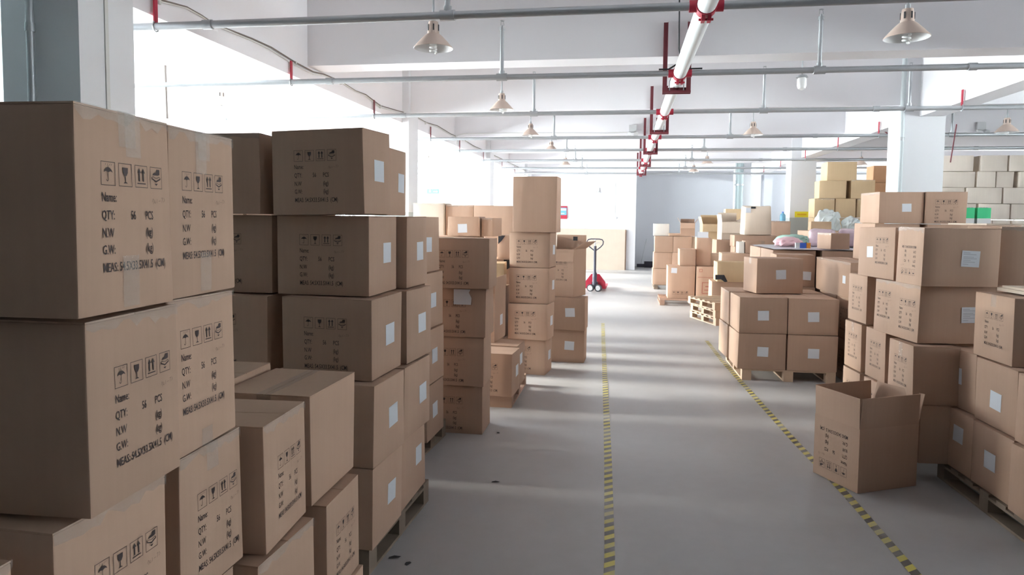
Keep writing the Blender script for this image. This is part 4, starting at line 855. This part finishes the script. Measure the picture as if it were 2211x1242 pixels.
carton('LN', 1.49, 15.2, .822, 1, .30, .35, .60, 'tall narrow carton with a white sheet on top, on the red printed carton', '')
o = MB().box(0, .25, 0, .28, 0, .012).box(.02, .24, -.012, -.004, -.01, .12).build('white_sheet', M['paper'], loc=(1.485, 15.22, 1.424)); tag(o, 'bright white sheet on top of the tall narrow carton', 'paper')
carton('LN', 1.80, 15.3, .822, 0, .42, .4, .26, 'greyish box right of the tall narrow carton', '', 'card_pale')
# far left-hand pallet load of the right side
pallet(.74, 18.2, 0, 1.2, 1.0, 'dark pallet under the three high far load', 'wood_dark', .12)
for j in range(3):
    for i in range(2):
        carton('LN', .70 + .02 * j + .465 * i, 18.22, .12 + .418 * j, 0, .458, .5, .415, '%s %s box of the far three high load beside the aisle' % (['bottom', 'middle', 'top'][j], ['aisle side', 'inner'][i]), 'e,L' if i == 0 else '')
carton('LN', 1.645, 18.3, .122, 0, .28, .4, 1.24, 'pale edged narrow carton right of the far three high load', '', 'card_pale')
carton('LN', .72, 18.6, 1.376, 0, .39, .35, .31, 'bright white box on top of the far three high load', '', 'card_white')
carton('LN', 1.10, 18.35, 1.376, 0, .30, .3, .07, 'flat box beside the bright white box on the far load', '')
open_carton(1.38, 18.30, 1.377, -3, .36, .30, .34, 'open carton with dark inside on the far three high load', {'N': (150, .16), 'L': (30, .15), 'R': (35, .12), 'F': (5, .1)}, 'card')
open_carton(1.86, 17.6, 1.28, 4, .44, .4, .42, 'open crumpled carton with torn flaps between far load and big open box', {'N': (160, .2), 'L': (15, .18), 'R': (40, .2), 'F': (-8, .22)}, 'card_yellow')
carton('LN', 1.84, 17.5, 0, 0, .50, .5, 1.278, 'hidden carton under the open crumpled carton', '')
# heap of opened boxes
carton('LN', 1.96, 15.85, 0, 0, .95, .7, .94, 'big low carton under the heap of opened boxes', '')
carton('LN', 1.98, 15.85, .942, 2, .75, .6, .42, 'wide plain carton in the heap of opened boxes', '')
open_carton(2.10, 15.98, 1.364, 6, .42, .42, .40, 'pale open carton leaning in the heap, flap hanging to the front', {'N': (165, .26), 'R': (50, .24), 'L': (8, .16), 'F': (-5, .2)}, 'card_pale')
open_carton(2.58, 16.1, 1.364, -5, .40, .42, .40, 'open carton with shaded inside beside the crumpled upright one', {'N': (120, .16), 'R': (20, .12), 'F': (3, .2)}, 'card_in') if False else None
carton('LN', 2.44, 17.5, 0, 0, .72, .7, 1.80, 'hidden tall carton at the back of the heap', '')
carton('LN', 2.37, 17.45, 1.802, -2, .78, .5, .27, 'wide shallow carton highest at the back of the heap', '', 'card_yellow')
carton('LN', 2.18, 14.6, 0, 0, .84, .6, 1.26, 'hidden tall carton under the crumpled upright box', '')
carton('LN', 2.17, 14.60, 1.262, 1, .82, .55, .235, 'wide flat carton supporting the crumpled upright box', 't')
def crumpled():
    w, l, h = .52, .42, .60; sh = Shape(w, l, h, 11, .03, .03); mb = MB(); rounded(mb, w, l, h, .03, sh); o = mb.build('crumpled_carton', M['card_pale'], smooth=True); o.location = (2.62, 14.66, 1.50); o.rotation_euler = (0, 0, R_(3))
    tag(o, 'tall crumpled pale upright box with a hand hole, top of the heap', 'cardboard box')
    MB().box(-.04, .05, -.012, -.002, -.02, .02).build('hand_hole', M['dark'], o, loc=(-.10, -.0, .555)); MB().box(-.05, .05, -.006, -.001, -.05, .05).build('shipping_label', M['paper'], o, loc=(-.19, .0, .50))
crumpled()
carton('LN', 2.78, 13.92, 0, 0, .36, .5, 1.0, 'hidden carton below the small taped box of the heap', '')
carton('LN', 2.16, 14.0, 1.162, 0, .11, .3, .22, 'narrow bright box at the foot of the heap', '', 'card_white')
carton('LN', 2.285, 14.0, 1.162, 2, .37, .34, .24, 'small box with silvery tape and red strip at the foot of the heap', 'b,N,.88,.3,1')
carton('LN', 3.09, 15.72, 0, 0, .42, .5, 1.42, 'hidden tall carton right of the heap', '')
carton('LN', 3.09, 15.75, 1.422, -3, .40, .4, .37, 'brown box with open side right of the crumpled upright one', 'e,N')
e = empty('water_jug', (3.36, 15.9, 1.795), 0, 'clear blue plastic water jug beside the second right column', 'jug')
MB().lathe([(0, 0), (.055, .0), (.06, .015), (.06, .11), (.055, .135), (.024, .16), (.018, .18)], 20).build('bottle_body', M['blue_clear'], e, True); MB().lathe([(.02, .18), (.02, .198), (0, .199)], 16).build('bottle_cap', M['blue'], e, True)
carton('LN', 3.66, 15.8, 0, 0, .30, .4, 1.478, 'hidden carton under the blue water jug', '') if False else carton('LN', 3.905, 15.72, 0, 0, .01, .01, .01, '', '') if False else None

# ------------------------------------------------------------------ right side, big pale printed stack
pallet(1.99, 5.36, 5, 1.0, 1.12, 'pallet under the big pale printed stack', 'wood_dark', .13)
QL = 'big pale printed stack on the right'
carton('LN', 1.975, 5.56, 1.362, 8, .50, .555, .398, 'pale labelled box, top layer of the big printed stack, far half', 's,L,.34,.5,.8 p,L,.9,.5,.80')
carton('LN', 1.985, 5.08, 1.365, 7, .51, .34, .398, 'top layer front box of the big printed stack, framed label on its dark face', 'P,L,.9 S,N,.62,.48 e,L')
carton('LN', 2.51, 5.18, 1.372, 6, .545, .40, .405, 'top layer box at the right of the framed label box, cut by the photo edge', 'e,N')
carton('LN', 1.952, 6.04, .958, 5.5, .54, .355, .40, 'small faced printed box, second layer, far end of the big printed stack', 'p,L,.9')
carton('LN', 2.015, 5.175, .958, 9, .53, .60, .405, 'wide printed box with framed label, second layer of the big printed stack', 'p,L,.9,.08,.8 p,L,.95,.60,.72 S,N,.66,.5 e,L')
carton('LN', 1.945, 6.10, .545, 4.5, .54, .35, .40, 'third layer printed box, far end of the big printed stack', 'p,L,.9 b,L,.5,.8,1')
carton('LN', 1.992, 5.70, .545, 5.5, .54, .345, .40, 'third layer printed box, middle of the big printed stack', 'p,L,.9')
carton('LN', 1.962, 5.09, .545, 5, .31, .36, .405, 'third layer printed box, near end of the big printed stack', 'p,L,.9 b,L,.5,.75,1')
carton('LN', 1.935, 6.07, .132, 4.5, .54, .35, .41, 'bottom box, far end of the big printed stack', 'p,L,.9')
carton('LN', 1.975, 5.66, .132, 5, .54, .345, .41, 'bottom box, middle of the big printed stack', 'p,L,.9')
carton('LN', 2.03, 5.11, .132, 5, .24, .36, .41, 'bottom box, near end of the big printed stack behind the open box', 'p,L,.9')
# taller pair behind
for j in range(4): carton('LN', 2.84, 8.62, .445 * j, 4, .50, .60, .443, '%s supporting box behind the big printed stack' % ['lowest', 'second', 'third', 'fourth'][j], '')
for j in range(4): carton('LN', 3.40, 8.62, .445 * j, 2, .45, .5, .443, '%s supporting box behind the big printed stack, right column' % ['lowest', 'second', 'third', 'fourth'][j], '')
carton('LN', 2.87, 8.60, 1.782, 3, .485, .56, .362, 'labelled box standing highest behind the big printed stack', 's,N,.62,.5,.85 e,L')
carton('LN', 3.37, 8.60, 1.782, 1, .43, .5, .365, 'printed box beside the highest labelled box behind the big printed stack', 'p,N,1.15,.22')
for i, (x, y, w, l, h, dsc) in enumerate([(3.15, 6.1, .62, .7, 1.755, 'left'), (3.85, 6.3, .66, .7, 1.76, 'middle'), (3.2, 5.3, .7, .6, 1.74, 'front'), (4.0, 7.4, .8, .9, 1.755, 'rear')]):
    carton('LN', x, y, 0, 0, w, l, h, 'tall carton with flat top behind the big printed stack, %s' % dsc, 't')
carton('LN', 2.62, 6.55, 0, 3, .5, .6, 1.74, 'tall carton hidden inside the big printed stack', '')
o = MB().box(0, .75, 0, .5, 0, .012).build('loose_flap_sheet', M['card_pale'], loc=(2.62, 5.62, 1.782)); o.rotation_euler = (0, 0, R_(6)); tag(o, 'loose pale cardboard sheet lying on the big printed stack', 'cardboard')
o = MB().box(0, .8, 0, .45, 0, .012).box(.05, .78, .05, .4, .013, .022).build('loose_flap_sheet', M['card_pale'], loc=(3.25, 5.5, 1.744)); tag(o, 'loose pale cardboard sheet lying at the right edge above the dark boxes', 'cardboard')
for i, (x, lab) in enumerate(((3.93, 'left'), (4.09, 'right'))):
    e = empty('drink_pack', (x + .07, 9.0, 1.775), 0, 'green and white carton pack, %s of the pair beside the printed box' % lab, 'carton pack', 'green and white packs')
    MB().box(-.07 if i else -.055, .075 if i else .06, 0, .16, 0, .075).build('white_base', M['plastic_white'], e); MB().box(-.07 if i else -.055, .075 if i else .06, 0, .16, .076, .20).build('green_top', M['green'], e)
    mb = MB()
    for k in range(4): mb.lathe([(.012, 0), (.012, .006), (0, .006)], 10, 0, (-.045 + .032 * k, .04, .201))
    mb.build('pale_caps', M['plastic_white'], e)
carton('LN', 3.90, 8.95, 0, 0, .65, .5, 1.772, 'hidden tall carton under the green and white packs', '')

# ------------------------------------------------------------------ right edge, labelled pallet stack
pallet(2.255, 4.05, 2, 1.1, 1.2, 'pallet under the labelled stack at the right edge', 'wood_dark', .13)
carton('LN', 2.245, 4.85, .132, 4, .545, .36, .40, 'bottom labelled box at the far end of the right edge stack', 's,L,.55,.62')
carton('LN', 2.26, 4.40, .132, 3, .545, .435, .40, 'bottom labelled box in the middle of the right edge stack', 's,L,.48,.5')
carton('LN', 2.24, 4.02, .132, 1, .545, .36, .40, 'bottom box nearest the viewer of the right edge stack', '')
carton('LN', 2.285, 4.93, .535, 6.5, .545, .36, .40, 'upper labelled box at the far end of the right edge stack', 's,L,.42,.55')
carton('LN', 2.28, 4.435, .535, 2.5, .545, .45, .40, 'upper box with tilted label in the middle of the right edge stack', 's,L,.52,.42')
carton('LN', 2.27, 4.045, .535, 1, .545, .36, .40, 'upper box nearest the viewer at the right photo edge', 's,L,.5,.5')
carton('LN', 2.295, 4.545, .938, 3, .545, .42, .415, 'tall pale printed box crowning the right edge stack', 'p,L,.95,.30,.74 t', 'card')
carton('LN', 2.50, 5.01, .938, 0, .50, .3, .34, 'small carton under the open pale one at the right edge', '') if False else None
o = MB().box(0, .7, 0, .32, 0, .02).box(.02, .68, .02, .3, .021, .035).build('folded_carton', M['card_pale'], loc=(2.42, 4.66, 1.36)); o.rotation_euler = (0, 0, R_(3)); tag(o, 'folded pale carton lying flat on the crowning box at the right edge', 'cardboard')

# ------------------------------------------------------------------ open box on the aisle tape
open_carton(1.545, 4.80, .003, 27, .50, .41, .43, 'open empty brown box with upright flaps standing on the right aisle tape', {'N': (1.5, .205), 'L': (2, .205), 'F': (3, .205), 'R': (14, .205)}, 'card', 'P,L,1.25')

# ------------------------------------------------------------------ far right wall of cartons and yellowish pile
x0 = 6.13
for k in range(6): carton('LN', x0 + .70 * k, 15.0, 0, 0, .66, .6, 1.545, '%s tall carton at the foot of the brick like carton wall' % ['leftmost', 'second', 'third', 'fourth', 'fifth', 'sixth'][k], '', 'card_pale')
rows = [(1.550, [(-.02, .64), (.63, .33), (.97, .33), (1.31, .64), (1.97, .64), (2.62, .64)]), (1.862, [(0, .30), (.31, .36), (.70, .56), (1.28, .52), (1.85, .64), (2.50, .64)]),
        (2.178, [(-.30, .28), (.01, .44), (.47, .64), (1.13, .64), (1.79, .64), (2.44, .64)]), (2.492, [(-.02, .64), (.65, .34), (1.0, .32), (1.40, .60), (2.02, .60)]), (2.806, [(0, .58), (.70, .48), (1.20, .60), (1.84, .60)])]
rw = ['lowest shown', 'second', 'third', 'fourth', 'top']
for j, (z, bs) in enumerate(rows):
    for i, (dx, w) in enumerate(bs):
        carton('LN', x0 + dx, 15.0 + random.uniform(-.02, .02), z, 0, w - .012, .55, .310, '%s box from the left in the %s row of the brick like carton wall' % (['first', 'second', 'third', 'fourth', 'fifth', 'sixth'][i], rw[j]), '', 'card_bright')
for k, (x, w) in enumerate(((3.94, .55), (4.52, .6), (5.15, .6))): carton('LN', x, 15.75, 0, 0, w, .6, 1.462, '%s supporting carton under the yellowish pile' % ['left', 'middle', 'right'][k], '', 'card_yellow')
T = [(3.98, 1.465, .37, .41, 'left box, lowest row shown', 'card_yellow'), (4.38, 1.465, .42, .41, 'middle box, lowest row shown', 'card_yellow'), (4.83, 1.465, .5, .41, 'right box, lowest row shown', 'card_yellow'),
     (3.98, 1.878, .41, .405, 'left box, second row', 'card_yellow'), (4.40, 1.878, .42, .405, 'middle box, second row', 'card_yellow'), (4.84, 1.878, .5, .405, 'right box, second row', 'card_yellow'),
     (4.06, 2.286, .55, .375, 'left box, third row', 'card_yellow'), (4.70, 2.286, .50, .40, 'right box, third row', 'card_yellow'), (4.22, 2.664, .60, .40, 'single top box', 'card_yellow')]
for i, (x, z, w, h, d, m) in enumerate(T): carton('LN', x, 15.78 + .02 * (i % 3), z, (-3, 4, 0)[i % 3] if z > 2.2 else 0, w - .012, .5, h, 'yellowish carton, %s, of the pile left of the big right column' % d, 'e,N' if i % 2 else '', m)
for j in range(3):
    for i in range(2): carton('LN', 5.72 + .47 * i, 17.6, 1.92 + .40 * j, 0, .46, .5, .395, 'orange toned carton, %s row %s, behind the yellowish pile' % (['lower', 'middle', 'upper'][j], ['left', 'right'][i]), '', 'card_orange')
for i in range(2): carton('LN', 5.72 + .47 * i, 17.6, 0, 0, .46, .5, 1.917, '%s tall carton under the orange toned cartons' % ['left', 'right'][i], '', 'card_orange')
